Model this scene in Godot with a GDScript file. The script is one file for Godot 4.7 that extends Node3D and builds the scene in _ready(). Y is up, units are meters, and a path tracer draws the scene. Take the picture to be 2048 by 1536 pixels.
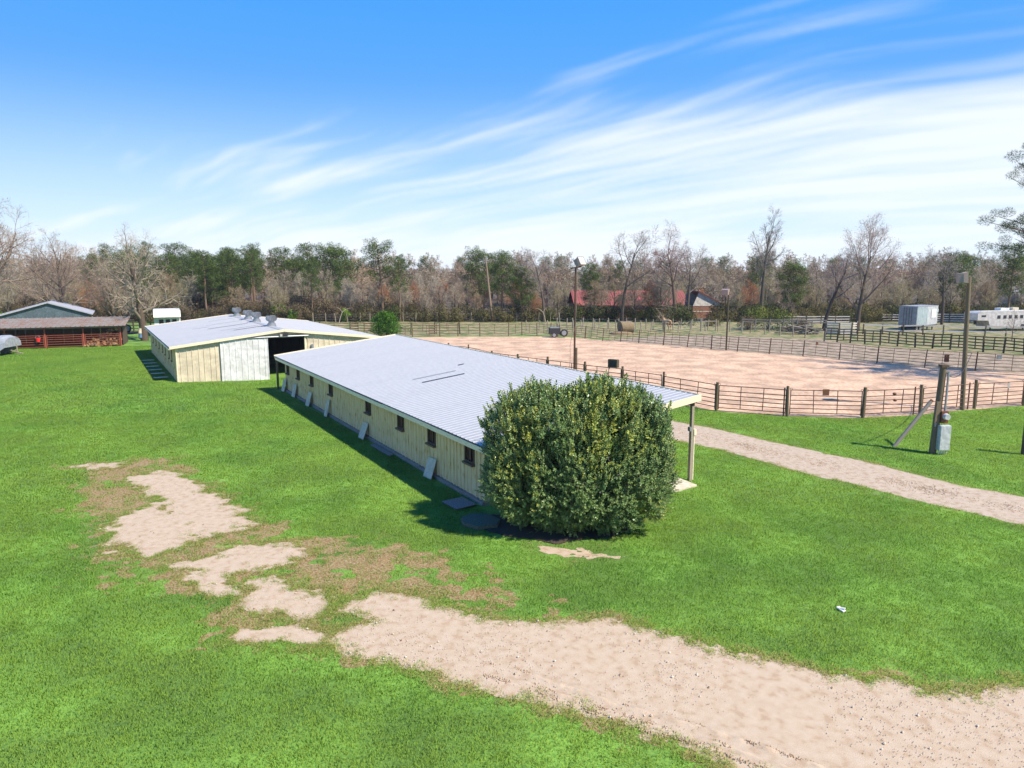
extends Node3D
# A stable yard seen from a low aerial viewpoint: long stable, gable barn, sand arena, winter woods.

# ---------------------------------------------------------------- mesh builder
class MB:
	var v := PackedVector3Array()
	var n := PackedVector3Array()
	var c := PackedColorArray()
	var col := Color(1, 1, 1)
	func tri(a: Vector3, b: Vector3, d: Vector3, na: Vector3, nb: Vector3, nd: Vector3) -> void:
		if (b - a).cross(d - a).dot(na + nb + nd) > 0.0:
			v.append(a); v.append(d); v.append(b)
			n.append(na); n.append(nd); n.append(nb)
		else:
			v.append(a); v.append(b); v.append(d)
			n.append(na); n.append(nb); n.append(nd)
		c.append(col); c.append(col); c.append(col)
	func flat(a: Vector3, b: Vector3, d: Vector3, nn: Vector3) -> void:
		tri(a, b, d, nn, nn, nn)
	func quad(a: Vector3, b: Vector3, d: Vector3, e: Vector3, nn: Vector3) -> void:
		tri(a, b, d, nn, nn, nn)
		tri(a, d, e, nn, nn, nn)
	func box(lo: Vector3, hi: Vector3, t := Transform3D()) -> void:
		var p := []
		for i in 8:
			p.append(t * Vector3(hi.x if i & 1 else lo.x, hi.y if i & 2 else lo.y, hi.z if i & 4 else lo.z))
		var b := t.basis
		quad(p[0], p[2], p[6], p[4], -b.x.normalized()); quad(p[1], p[3], p[7], p[5], b.x.normalized())
		quad(p[0], p[1], p[5], p[4], -b.y.normalized()); quad(p[2], p[3], p[7], p[6], b.y.normalized())
		quad(p[0], p[1], p[3], p[2], -b.z.normalized()); quad(p[4], p[5], p[7], p[6], b.z.normalized())
	func tube(pts: Array, rad: Array, sides: int, cap := false) -> void:
		var d0: Vector3 = (pts[1] - pts[0]).normalized()
		var x := d0.cross(Vector3.UP if absf(d0.y) < 0.9 else Vector3.RIGHT).normalized()
		var rings := []
		for i in pts.size():
			var d: Vector3 = (pts[mini(i + 1, pts.size() - 1)] - pts[maxi(i - 1, 0)]).normalized()
			x = (x - d * x.dot(d)).normalized()
			var y := d.cross(x)
			var ring := []
			for k in sides:
				var a := TAU * k / sides
				ring.append(x * cos(a) + y * sin(a))
			rings.append(ring)
		for i in pts.size() - 1:
			for k in sides:
				var m := (k + 1) % sides
				var n0: Vector3 = rings[i][k]; var n1: Vector3 = rings[i][m]
				var n2: Vector3 = rings[i + 1][m]; var n3: Vector3 = rings[i + 1][k]
				var a: Vector3 = pts[i] + n0 * rad[i]; var b: Vector3 = pts[i] + n1 * rad[i]
				var d: Vector3 = pts[i + 1] + n2 * rad[i + 1]; var e: Vector3 = pts[i + 1] + n3 * rad[i + 1]
				tri(a, b, d, n0, n1, n2); tri(a, d, e, n0, n2, n3)
		if cap:
			for i in [0, pts.size() - 1]:
				var d: Vector3 = (pts[i] - pts[1 if i == 0 else i - 1]).normalized()
				for k in sides:
					flat(pts[i], pts[i] + rings[i][k] * rad[i], pts[i] + rings[i][(k + 1) % sides] * rad[i], d)
	func mesh() -> ArrayMesh:
		var a := []
		a.resize(Mesh.ARRAY_MAX)
		a[Mesh.ARRAY_VERTEX] = v; a[Mesh.ARRAY_NORMAL] = n; a[Mesh.ARRAY_COLOR] = c
		var m := ArrayMesh.new()
		m.add_surface_from_arrays(Mesh.PRIMITIVE_TRIANGLES, a)
		return m

# ---------------------------------------------------------------- naming and tagging
var used := {}
func numbered(s: String) -> String:
	if not used.has(s):
		used[s] = 0
		return s
	used[s] += 1
	return "%s_%03d" % [s, used[s]]

func tag(o: Node, label: String, category: String, group := "", kind := "") -> void:
	if label: o.set_meta("label", label)
	if category: o.set_meta("category", category)
	if group: o.set_meta("group", group)
	if kind: o.set_meta("kind", kind)

func thing(called: String, label: String, category: String, at := Vector3.ZERO, turn := 0.0, group := "") -> Node3D:
	var o := Node3D.new()
	o.name = numbered(called)
	add_child(o)
	o.position = at
	o.rotation.y = turn
	tag(o, label, category, group)
	return o

func part(called: String, m: Mesh, mat: Material, parent: Node, xf := Transform3D()) -> MeshInstance3D:
	var o := MeshInstance3D.new()
	o.name = called
	o.mesh = m
	o.material_override = mat
	o.transform = xf
	parent.add_child(o, true)
	return o

func single(called: String, m: Mesh, mat: Material, label: String, category: String, at := Vector3.ZERO, turn := 0.0, group := "", kind := "") -> MeshInstance3D:
	var o := MeshInstance3D.new()
	o.name = numbered(called)
	o.mesh = m
	o.material_override = mat
	add_child(o)
	o.position = at
	o.rotation.y = turn
	tag(o, label, category, group, kind)
	return o

func copy(src: Node3D, label: String, at: Vector3, turn: float, sc := 1.0, group := "", called := "") -> Node3D:
	var o := src.duplicate() as Node3D
	o.name = numbered(called if called else String(src.get_meta("base")))
	add_child(o)
	o.position = at
	o.rotation = Vector3(0, turn, 0)
	o.scale = Vector3.ONE * sc
	o.set_meta("label", label)
	if group: o.set_meta("group", group)
	return o

# a bar between two points made from a shared unit mesh
var unit_box := BoxMesh.new()
var unit_pipe := CylinderMesh.new()
var unit_post := CylinderMesh.new()
func bar_xf(a: Vector3, b: Vector3, w: float, h: float) -> Transform3D:
	var y := (b - a)
	var l := y.length()
	y /= l
	var x := y.cross(Vector3.UP) if absf(y.y) < 0.95 else y.cross(Vector3.BACK)
	x = x.normalized()
	var z := x.cross(y)
	return Transform3D(Basis(x * w, y * l, z * h), (a + b) / 2)
func pipe(called: String, a: Vector3, b: Vector3, r: float, mat: Material, parent: Node) -> MeshInstance3D:
	return part(called, unit_pipe, mat, parent, bar_xf(a, b, r, r))
func post(called: String, a: Vector3, b: Vector3, r: float, mat: Material, parent: Node) -> MeshInstance3D:
	return part(called, unit_post, mat, parent, bar_xf(a, b, r, r))
func beam(called: String, a: Vector3, b: Vector3, w: float, h: float, mat: Material, parent: Node) -> MeshInstance3D:
	return part(called, unit_box, mat, parent, bar_xf(a, b, w, h))
func block(called: String, lo: Vector3, hi: Vector3, mat: Material, parent: Node) -> MeshInstance3D:
	return part(called, unit_box, mat, parent, Transform3D(Basis.from_scale(hi - lo), (lo + hi) / 2))

# ---------------------------------------------------------------- materials
var M := {}
var T := {}
func noise_tex(seed_: int, freq: float, lo: float, hi: float, oct := 4, size := 512, type := FastNoiseLite.TYPE_SIMPLEX_SMOOTH) -> NoiseTexture2D:
	var f := FastNoiseLite.new()
	f.seed = seed_; f.frequency = freq; f.noise_type = type; f.fractal_octaves = oct
	var t := NoiseTexture2D.new()
	t.width = size; t.height = size; t.seamless = true; t.noise = f
	var g := Gradient.new()
	g.set_color(0, Color(lo, lo, lo)); g.set_color(1, Color(hi, hi, hi))
	g.set_offset(0, 0.22); g.set_offset(1, 0.78)
	t.color_ramp = g
	return t

func ramp_tex(seed_: int, freq: float, cols: Array, offs: Array, oct := 4, size := 512) -> NoiseTexture2D:
	var t := noise_tex(seed_, freq, 0, 1, oct, size)
	var g := Gradient.new()
	g.offsets = PackedFloat32Array(offs)
	var p := PackedColorArray()
	for k in cols: p.append(k.linear_to_srgb())
	g.colors = p
	t.color_ramp = g
	return t

func mat(called: String, c: Color, rough := 0.8, metal := 0.0, tex: Texture2D = null, sc := Vector3.ONE, tex2: Texture2D = null, sc2 := Vector3.ONE, bump := 0.0) -> StandardMaterial3D:
	var m := StandardMaterial3D.new()
	m.resource_name = called
	m.albedo_color = c.linear_to_srgb()
	m.roughness = rough
	m.metallic = metal
	if tex:
		m.albedo_texture = tex
		m.uv1_triplanar = true; m.uv1_world_triplanar = true; m.uv1_scale = sc
		if bump > 0.0:
			m.heightmap_enabled = true; m.heightmap_texture = tex; m.heightmap_scale = bump
	if tex2:
		m.detail_enabled = true
		m.detail_blend_mode = BaseMaterial3D.BLEND_MODE_MUL
		m.detail_albedo = tex2
		m.detail_uv_layer = BaseMaterial3D.DETAIL_UV_2
		m.uv2_triplanar = true; m.uv2_world_triplanar = true; m.uv2_scale = sc2
	M[called] = m
	return m

func vmat(called: String, rough := 0.85, back := 0.0, spec := 0.3) -> StandardMaterial3D:
	var m := StandardMaterial3D.new()
	m.resource_name = called
	m.vertex_color_use_as_albedo = true
	m.roughness = rough
	m.metallic_specular = spec
	if back > 0.0:
		m.backlight_enabled = true
		m.backlight = Color(back, back, back).linear_to_srgb()
	M[called] = m
	return m

func make_materials() -> void:
	T.grain = noise_tex(3, 0.03, 0.72, 1.0, 5)
	T.blotch = noise_tex(7, 0.008, 0.86, 1.0, 4)
	T.fine = noise_tex(11, 0.09, 0.62, 1.0, 3)
	T.steel = noise_tex(17, 0.015, 0.95, 1.0, 4)
	T.streak = noise_tex(19, 0.02, 0.90, 1.0, 4)
	mat("roof_steel", Color(0.405, 0.415, 0.42), 0.5, 0.1, T.steel, Vector3(0.35, 0.35, 0.35))
	mat("roof_steel_b", Color(0.396, 0.407, 0.413), 0.52, 0.1, T.steel, Vector3(0.3, 0.3, 0.3))
	mat("barn_steel", Color(0.41, 0.417, 0.42), 0.52, 0.1, T.steel, Vector3(0.2, 0.2, 0.2))
	mat("barn_steel_b", Color(0.40, 0.408, 0.412), 0.52, 0.1, T.steel, Vector3(0.23, 0.23, 0.23))
	mat("cream", Color(0.76, 0.66, 0.49), 0.5, 0.0, T.streak, Vector3(1.6, 0.25, 1.6), T.blotch, Vector3(0.3, 0.3, 0.3))
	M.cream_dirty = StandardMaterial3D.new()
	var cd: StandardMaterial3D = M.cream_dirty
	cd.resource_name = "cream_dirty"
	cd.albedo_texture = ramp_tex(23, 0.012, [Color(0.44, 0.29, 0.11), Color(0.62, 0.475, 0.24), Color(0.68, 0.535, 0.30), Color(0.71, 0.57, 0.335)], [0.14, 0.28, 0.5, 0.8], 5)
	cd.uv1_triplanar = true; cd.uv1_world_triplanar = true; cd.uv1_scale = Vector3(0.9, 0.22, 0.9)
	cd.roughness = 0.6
	mat("cream_trim", Color(0.84, 0.74, 0.53), 0.5, 0.0, T.streak, Vector3(0.8, 0.8, 0.8))
	mat("white_door", Color(0.80, 0.80, 0.80), 0.45, 0.0, T.streak, Vector3(1.2, 0.3, 1.2), T.blotch, Vector3(0.35, 0.35, 0.35))
	mat("white_paint", Color(0.80, 0.80, 0.79), 0.5, 0.0, T.blotch, Vector3(0.6, 0.6, 0.6))
	mat("dark_gap", Color(0.05, 0.04, 0.035), 0.9)
	mat("sealant", Color(0.16, 0.16, 0.18), 0.7, 0.0, T.grain, Vector3(2, 2, 2))
	mat("old_wood", Color(0.30, 0.22, 0.14), 0.9, 0.0, T.streak, Vector3(3, 0.5, 3), T.fine, Vector3(2, 2, 2), 0.6)
	mat("dark_wood", Color(0.13, 0.085, 0.055), 0.9, 0.0, T.grain, Vector3(2, 2, 2))
	mat("sill_wood", Color(0.22, 0.13, 0.08), 0.9, 0.0, T.grain, Vector3(3, 3, 3))
	mat("post_wood", Color(0.25, 0.185, 0.11), 0.9, 0.0, T.streak, Vector3(4, 0.6, 4), T.fine, Vector3(2, 2, 2), 0.8)
	mat("gray_wood", Color(0.36, 0.33, 0.29), 0.9, 0.0, T.streak, Vector3(3, 3, 3), T.fine, Vector3(1, 1, 1))
	mat("pale_post", Color(0.42, 0.36, 0.27), 0.9, 0.0, T.grain, Vector3(2, 2, 2))
	mat("dark_rail", Color(0.10, 0.085, 0.05), 0.9, 0.0, T.grain, Vector3(1, 1, 1))
	mat("white_rail", Color(0.66, 0.63, 0.62), 0.8, 0.0, T.grain, Vector3(1, 1, 1))
	mat("rust_pipe", Color(0.17, 0.085, 0.05), 0.75, 0.2, T.grain, Vector3(2.5, 2.5, 2.5))
	mat("red_pipe", Color(0.42, 0.10, 0.055), 0.7, 0.1, T.grain, Vector3(2, 2, 2))
	mat("board", Color(0.74, 0.66, 0.50), 0.85, 0.0, T.streak, Vector3(2, 2, 2), T.blotch, Vector3(0.8, 0.8, 0.8))
	mat("concrete", Color(0.36, 0.34, 0.31), 0.9, 0.0, T.grain, Vector3(1, 1, 1), T.blotch, Vector3(0.4, 0.4, 0.4), 0.5)
	mat("mossy", Color(0.22, 0.25, 0.17), 0.95, 0.0, T.grain, Vector3(1.3, 1.3, 1.3), T.fine, Vector3(1, 1, 1), 1.0)
	mat("steel_plate", Color(0.24, 0.26, 0.29), 0.55, 0.3, T.grain, Vector3(1, 1, 1))
	mat("galvanized", Color(0.46, 0.49, 0.53), 0.4, 0.5, T.grain, Vector3(2, 2, 2))
	mat("panel_gray", Color(0.62, 0.63, 0.64), 0.5, 0.1, T.blotch, Vector3(1, 1, 1))
	mat("rust_plate", Color(0.25, 0.10, 0.05), 0.85, 0.1, T.fine, Vector3(2, 2, 2))
	mat("lamp_box", Color(0.42, 0.33, 0.29), 0.6, 0.1, T.grain, Vector3(1.5, 1.5, 1.5))
	mat("lamp_white", Color(0.66, 0.62, 0.58), 0.6, 0.0, T.grain, Vector3(1, 1, 1))
	mat("black", Color(0.025, 0.025, 0.028), 0.6)
	mat("rubber", Color(0.03, 0.03, 0.03), 0.85)
	mat("glass_dark", Color(0.03, 0.035, 0.045), 0.1)
	mat("tarp", Color(0.33, 0.35, 0.39), 0.6, 0.0, T.blotch, Vector3(0.5, 0.5, 0.5))
	mat("blue_wall", Color(0.125, 0.185, 0.225), 0.7, 0.0, T.grain, Vector3(0.4, 0.4, 0.4), T.blotch, Vector3(0.15, 0.15, 0.15))
	mat("blue_roof", Color(0.42, 0.43, 0.48), 0.6, 0.1, T.streak, Vector3(0.4, 0.4, 0.4))
	M.rust_roof = StandardMaterial3D.new()
	var rr: StandardMaterial3D = M.rust_roof
	rr.resource_name = "rust_roof"
	rr.albedo_texture = ramp_tex(31, 0.012, [Color(0.20, 0.09, 0.05), Color(0.23, 0.135, 0.085), Color(0.20, 0.17, 0.145), Color(0.235, 0.215, 0.195)], [0.16, 0.32, 0.44, 0.7], 5)
	rr.uv1_triplanar = true; rr.uv1_world_triplanar = true; rr.uv1_scale = Vector3(0.12, 0.3, 0.3)
	rr.roughness = 0.75
	mat("red_roof", Color(0.33, 0.085, 0.065), 0.6, 0.0, T.streak, Vector3(0.4, 0.4, 0.4), T.blotch, Vector3(0.1, 0.1, 0.1))
	mat("house_brick", Color(0.42, 0.20, 0.12), 0.85, 0.0, T.fine, Vector3(1, 1, 1))
	mat("house_white", Color(0.66, 0.62, 0.54), 0.8, 0.0, T.blotch, Vector3(0.4, 0.4, 0.4))
	mat("red_bucket", Color(0.75, 0.03, 0.03), 0.5)
	mat("log_bark", Color(0.20, 0.12, 0.07), 0.9, 0.0, T.grain, Vector3(2, 2, 2))
	mat("log_cut", Color(0.52, 0.32, 0.16), 0.9, 0.0, T.grain, Vector3(3, 3, 3))
	mat("hay", Color(0.46, 0.35, 0.20), 0.95, 0.0, T.fine, Vector3(1.5, 1.5, 1.5), T.grain, Vector3(1, 1, 1), 3.0)
	mat("container_white", Color(0.70, 0.73, 0.74), 0.5, 0.1, T.blotch, Vector3(0.5, 0.25, 0.5))
	mat("container_teal", Color(0.50, 0.60, 0.62), 0.5, 0.1, T.blotch, Vector3(0.5, 0.25, 0.5))
	mat("container_gray", Color(0.33, 0.35, 0.39), 0.5, 0.1, T.blotch, Vector3(0.5, 0.5, 0.5))
	mat("trailer_skin", Color(0.60, 0.58, 0.58), 0.4, 0.15, T.blotch, Vector3(0.3, 0.3, 0.3))
	mat("blue_cloth", Color(0.10, 0.18, 0.33), 0.9)
	mat("dead_wood", Color(0.55, 0.47, 0.36), 0.9, 0.0, T.grain, Vector3(2, 2, 2))
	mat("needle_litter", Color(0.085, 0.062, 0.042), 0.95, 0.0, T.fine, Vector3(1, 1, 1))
	mat("leaf_floor", Color(0.24, 0.175, 0.115), 0.95, 0.0, T.fine, Vector3(0.3, 0.3, 0.3), T.grain, Vector3(0.1, 0.1, 0.1))
	vmat("bark", 0.9); vmat("twig", 0.9); vmat("needles", 0.7, 0.25, 0.3); vmat("leaf", 0.8, 0.3, 0.25)
	vmat("holly", 0.36, 0.15, 0.5); vmat("blade", 0.75, 0.35, 0.25); vmat("hide", 0.7); vmat("pebble", 0.9)
	# ground
	mat("lawn", Color(1, 1, 1), 0.95, 0.0, ramp_tex(41, 0.05, [Color(0.105, 0.23, 0.03), Color(0.155, 0.32, 0.04), Color(0.21, 0.365, 0.05)], [0.25, 0.5, 0.8], 4), Vector3(0.45, 0.45, 0.45), noise_tex(43, 0.012, 0.72, 1.0, 4), Vector3(0.045, 0.045, 0.045))
	mat("dirt", Color(1, 1, 1), 0.95, 0.0, ramp_tex(47, 0.03, [Color(0.48, 0.345, 0.22), Color(0.56, 0.43, 0.295), Color(0.61, 0.485, 0.35)], [0.15, 0.38, 0.85], 6), Vector3(0.2, 0.2, 0.2), noise_tex(53, 0.13, 0.78, 1.0, 3), Vector3(0.9, 0.9, 0.9))
	mat("dirt_gray", Color(1, 1, 1), 0.95, 0.0, ramp_tex(59, 0.03, [Color(0.46, 0.34, 0.225), Color(0.57, 0.45, 0.325), Color(0.62, 0.50, 0.38)], [0.2, 0.42, 0.8], 6), Vector3(0.2, 0.2, 0.2), noise_tex(61, 0.13, 0.72, 1.0, 3), Vector3(0.5, 0.5, 0.5))
	mat("sand", Color(1, 1, 1), 0.95, 0.0, ramp_tex(67, 0.025, [Color(0.52, 0.31, 0.175), Color(0.62, 0.41, 0.262), Color(0.67, 0.475, 0.33)], [0.2, 0.4, 0.8], 5), Vector3(0.22, 0.22, 0.22), noise_tex(71, 0.014, 0.82, 1.0, 4), Vector3(0.05, 0.05, 0.05), 5.0)
	mat("thatch", Color(1, 1, 1), 0.95, 0.0, ramp_tex(83, 0.04, [Color(0.30, 0.17, 0.07), Color(0.42, 0.30, 0.13), Color(0.50, 0.41, 0.22)], [0.25, 0.5, 0.8], 5), Vector3(0.5, 0.5, 0.5), T.fine, Vector3(1, 1, 1))
	mat("pasture", Color(1, 1, 1), 0.95, 0.0, ramp_tex(73, 0.02, [Color(0.13, 0.20, 0.045), Color(0.34, 0.30, 0.13), Color(0.48, 0.38, 0.22)], [0.3, 0.5, 0.75], 5), Vector3(0.06, 0.06, 0.06), T.fine, Vector3(0.3, 0.3, 0.3))
	mat("bare_soil", Color(1, 1, 1), 0.95, 0.0, ramp_tex(79, 0.02, [Color(0.30, 0.24, 0.15), Color(0.45, 0.35, 0.24), Color(0.55, 0.42, 0.31)], [0.3, 0.5, 0.75], 5), Vector3(0.08, 0.08, 0.08), T.fine, Vector3(0.3, 0.3, 0.3))

# ---------------------------------------------------------------- terrain
func ground_y(x: float, z: float) -> float:
	var q := Vector2(x + 18.0, z + 54.0)
	return -0.34 * exp(-q.length_squared() / 26.0)

func poly_sd(p: Vector2, poly: PackedVector2Array) -> float:
	# distance to the outline, positive inside
	var best := 1e9
	var inside := false
	var j := poly.size() - 1
	for i in poly.size():
		var a := poly[i]; var b := poly[j]
		var e := b - a; var w := p - a
		var q := w - e * clampf(w.dot(e) / e.length_squared(), 0.0, 1.0)
		best = minf(best, q.length_squared())
		if (a.y > p.y) != (b.y > p.y) and p.x < e.x * (p.y - a.y) / e.y + a.x:
			inside = not inside
		j = i
	return sqrt(best) if inside else -sqrt(best)

func pv(a: Array) -> PackedVector2Array:
	var r := PackedVector2Array()
	for q in a: r.append(Vector2(q[0], q[1]))
	return r

var edge_noise := FastNoiseLite.new()
var big_noise := FastNoiseLite.new()
var fields := []
# a sheet whose outline is the zero line of f over a grid (marching squares), so that edges are ragged geometry
func field_sheet(lo: Vector2, hi: Vector2, cell: float, y: float, f: Callable, relief = null) -> ArrayMesh:
	var nx := int((hi.x - lo.x) / cell) + 1
	var nz := int((hi.y - lo.y) / cell) + 1
	var val := PackedFloat32Array()
	val.resize(nx * nz)
	for j in nz:
		for i in nx:
			val[j * nx + i] = f.call(Vector2(lo.x + i * cell, lo.y + j * cell))
	fields.append({"lo": lo, "cell": cell, "nx": nx, "nz": nz, "val": val})
	var v := PackedVector3Array(); var n := PackedVector3Array()
	for j in nz - 1:
		for i in nx - 1:
			var cs := [Vector2(i, j), Vector2(i + 1, j), Vector2(i + 1, j + 1), Vector2(i, j + 1)]
			var fv := [val[j * nx + i], val[j * nx + i + 1], val[(j + 1) * nx + i + 1], val[(j + 1) * nx + i]]
			if fv[0] <= 0 and fv[1] <= 0 and fv[2] <= 0 and fv[3] <= 0: continue
			var ring := PackedVector2Array()
			for k in 4:
				var m := (k + 1) % 4
				if fv[k] > 0: ring.append(cs[k])
				if (fv[k] > 0) != (fv[m] > 0):
					ring.append(cs[k].lerp(cs[m], fv[k] / (fv[k] - fv[m])))
			for k in range(1, ring.size() - 1):
				for q in [ring[0], ring[k], ring[k + 1]]:
					var w: Vector2 = lo + q * cell
					var up := 0.0
					var nn := Vector3.UP
					if relief != null:
						var keep: float = smoothstep(0.0, 0.3, f.call(w))
						up = relief.call(w) * keep
						var e := cell * 0.5
						nn = Vector3(up - relief.call(w + Vector2(e, 0)) * keep, e, up - relief.call(w + Vector2(0, e)) * keep).normalized()
					v.append(Vector3(w.x, ground_y(w.x, w.y) + y + up, w.y))
					n.append(nn)
	var a := []
	a.resize(Mesh.ARRAY_MAX)
	a[Mesh.ARRAY_VERTEX] = v; a[Mesh.ARRAY_NORMAL] = n
	var m := ArrayMesh.new()
	m.add_surface_from_arrays(Mesh.PRIMITIVE_TRIANGLES, a)
	return m

func bare_at(x: float, z: float) -> float:
	var best := -9.0
	for g in fields:
		var i := int((x - g.lo.x) / g.cell + 0.5); var j := int((z - g.lo.y) / g.cell + 0.5)
		if i >= 0 and j >= 0 and i < g.nx and j < g.nz:
			best = maxf(best, g.val[j * g.nx + i])
	return best

var drive_poly := pv([[-4.30, -14.62], [-3.81, -15.14], [-3.23, -15.37], [-3.43, -15.79], [-4.11, -15.94], [-3.99, -16.46], [-3.34, -16.93], [-2.17, -16.65], [-1.12, -15.86], [0.07, -15.49], [1.23, -15.37], [2.50, -15.37], [3.12, -14.98], [3.90, -14.47], [4.62, -13.96], [5.54, -13.61], [6.24, -13.29], [7.01, -13.03], [7.73, -13.06], [8.16, -12.60], [9.12, -12.60], [10.11, -12.94], [13.5, -13.9], [13.5, -5.5], [9.5, -5.8], [5.00, -9.37], [3.48, -10.49], [2.62, -11.06], [1.41, -11.75], [0.34, -12.20], [-0.72, -12.68], [-1.46, -13.29], [-2.33, -13.67], [-3.43, -13.96]])
var patch_polys := [
	pv([[-14.99, -27.13], [-14.05, -27.84], [-12.22, -26.46], [-11.48, -25.20], [-10.39, -24.33], [-9.08, -22.74], [-8.56, -21.79], [-9.18, -21.35], [-9.93, -20.92], [-11.03, -22.26], [-12.35, -24.33], [-13.82, -25.81]]),
	pv([[-12.96, -22.50], [-12.40, -23.35], [-11.25, -22.74], [-9.95, -21.13], [-9.72, -20.10], [-10.47, -19.53], [-11.54, -19.91]]),
	pv([[-8.25, -19.06], [-8.16, -19.91], [-7.22, -20.18], [-6.26, -19.72], [-6.41, -18.81], [-7.13, -18.31], [-7.75, -17.98], [-7.58, -17.07], [-6.83, -16.79], [-7.95, -17.67], [-9.05, -18.64]]),
	pv([[-6.78, -17.52], [-6.09, -17.61], [-5.57, -16.79], [-4.88, -16.65], [-4.63, -15.54], [-5.29, -15.86], [-6.53, -16.65]]),
	pv([[-5.9, -14.75], [-5.0, -14.95], [-4.2, -14.7], [-4.3, -14.45], [-5.2, -14.6]]),
	pv([[-18.2, -28.75], [-17.4, -28.85], [-16.6, -29.05], [-16.7, -28.8], [-17.6, -28.6]])]
var thatch_poly := pv([[-18.15, -28.59], [-15.18, -30.63], [-9.08, -22.74], [-6.23, -20.92], [-2.06, -19.35], [0.6, -16.6], [-1.31, -15.9], [-4.07, -16.79], [-4.23, -14.0], [-5.48, -14.6], [-7.83, -16.2], [-11.13, -18.24], [-14.9, -23.25]])
var strip_poly := pv([[0.5, -20.2], [1.55, -19.85], [2.53, -19.5], [3.25, -19.06], [1.94, -19.12], [1.0, -19.5]])
var road_poly := pv([[-9.5, -62.0], [-4.0, -56.0], [2.5, -46.5], [7.79, -39.30], [9.07, -37.54], [10.88, -35.46], [12.30, -33.28], [14.4, -30.4], [15.91, -28.21], [16.89, -26.46], [18.43, -24.61], [23.0, -19.6], [20.5, -17.3], [16.42, -21.79], [15.09, -23.51], [13.70, -25.28], [12.0, -27.5], [10.91, -29.38], [9.49, -31.53], [7.88, -33.49], [7.10, -35.70], [1.5, -44.5], [-4.6, -54.0], [-10.5, -60.5]])
var arena_poly := pv([[-12.3, -88.6], [-9.6, -74.0], [-7.7, -65.5], [-5.67, -63.66], [-3.85, -61.91], [-1.64, -57.93], [0.47, -55.09], [2.66, -52.82], [5.20, -50.16], [7.47, -47.0], [9.90, -44.0], [11.93, -41.0], [15.47, -39.4], [19.51, -38.9], [23.27, -39.9], [27.41, -41.5], [31.00, -42.5], [36.0, -44.5], [41.0, -50.0], [41.13, -55.80], [37.97, -57.9], [34.96, -59.9], [32.37, -62.8], [30.26, -65.5], [28.03, -68.2], [25.38, -69.9], [22.92, -72.2], [20.93, -74.6], [18.96, -76.8], [16.75, -78.7], [14.43, -81.0], [12.64, -82.7], [10.66, -83.7], [8.92, -86.8], [5.71, -89.2], [-3.0, -89.2]])

func f_drive(p: Vector2) -> float:
	return poly_sd(p, drive_poly) + 0.16 * edge_noise.get_noise_2d(p.x, p.y) + 0.34 * edge_noise.get_noise_2d(p.x * 0.33 + 40, p.y * 0.33) + 0.26 * edge_noise.get_noise_2d(p.x * 2.3, p.y * 3.1 + 9) + 0.13 * edge_noise.get_noise_2d(p.x * 7.0, p.y * 9.0)
func f_patch(p: Vector2) -> float:
	var d := -9.0
	for q in patch_polys: d = maxf(d, poly_sd(p, q))
	return d + 0.36 * edge_noise.get_noise_2d(p.x * 0.8 + 7, p.y * 0.8) + 0.62 * edge_noise.get_noise_2d(p.x * 1.7, p.y * 2.3) + 0.26 * edge_noise.get_noise_2d(p.x * 6.0, p.y * 8.0) + 0.24
func f_strip(p: Vector2) -> float:
	return poly_sd(p, strip_poly) + 0.3 * edge_noise.get_noise_2d(p.x * 1.5, p.y * 2.5) + 0.2 * edge_noise.get_noise_2d(p.x * 5.0, p.y * 7.0) - 0.04
func f_road(p: Vector2) -> float:
	return poly_sd(p, road_poly) + 0.22 * edge_noise.get_noise_2d(p.x * 0.6, p.y * 0.6) + 0.12 * edge_noise.get_noise_2d(p.x * 2.0, p.y * 2.0)
func f_arena(p: Vector2) -> float:
	return poly_sd(p, arena_poly) + 0.2 + 0.35 * edge_noise.get_noise_2d(p.x * 0.4, p.y * 0.4)

# lie of the bare ground: lumps, and the ruts that wheels have pressed along the drive
func h_drive(p: Vector2) -> float:
	var h := 0.005 * (0.5 + 0.5 * edge_noise.get_noise_2d(p.x * 1.5, p.y * 1.5)) + 0.006 * (0.5 + 0.5 * edge_noise.get_noise_2d(p.x * 7.0, p.y * 7.0))
	# centre line of the drive's lower wheel track
	var a := Vector2(-0.6, -13.1); var b := Vector2(5.4, -9.7)
	var t := clampf((p - a).dot(b - a) / (b - a).length_squared(), 0.0, 1.0)
	var d := (p - a).cross((b - a).normalized())
	d += 0.10 * edge_noise.get_noise_2d(p.x * 0.5, 3.0)
	var lump := 0.5 + 0.9 * edge_noise.get_noise_2d(p.x * 4.0, p.y * 4.0)
	if t > 0.0 and t < 1.0:
		h += smoothstep(0.0, 0.15, t) * lump * (0.045 * exp(-pow((d - 0.55) / 0.07, 2)) + 0.030 * exp(-pow((d - 0.25) / 0.05, 2)) + 0.026 * exp(-pow((d - 0.08) / 0.05, 2)))
		h -= 0.0
	return h
func h_patch(p: Vector2) -> float:
	return 0.018 * (0.5 + 0.5 * edge_noise.get_noise_2d(p.x * 2.0, p.y * 2.0)) + 0.010 * (0.5 + 0.5 * edge_noise.get_noise_2d(p.x * 7.0, p.y * 7.0))
func h_road(p: Vector2) -> float:
	return 0.03 * (0.5 + 0.5 * edge_noise.get_noise_2d(p.x * 0.8, p.y * 0.8)) + 0.02 * (0.5 + 0.5 * edge_noise.get_noise_2d(p.x * 3.0, p.y * 3.0))
func h_arena(p: Vector2) -> float:
	return 0.045 * (0.5 + 0.5 * edge_noise.get_noise_2d(p.x * 0.9, p.y * 0.9))
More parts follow.
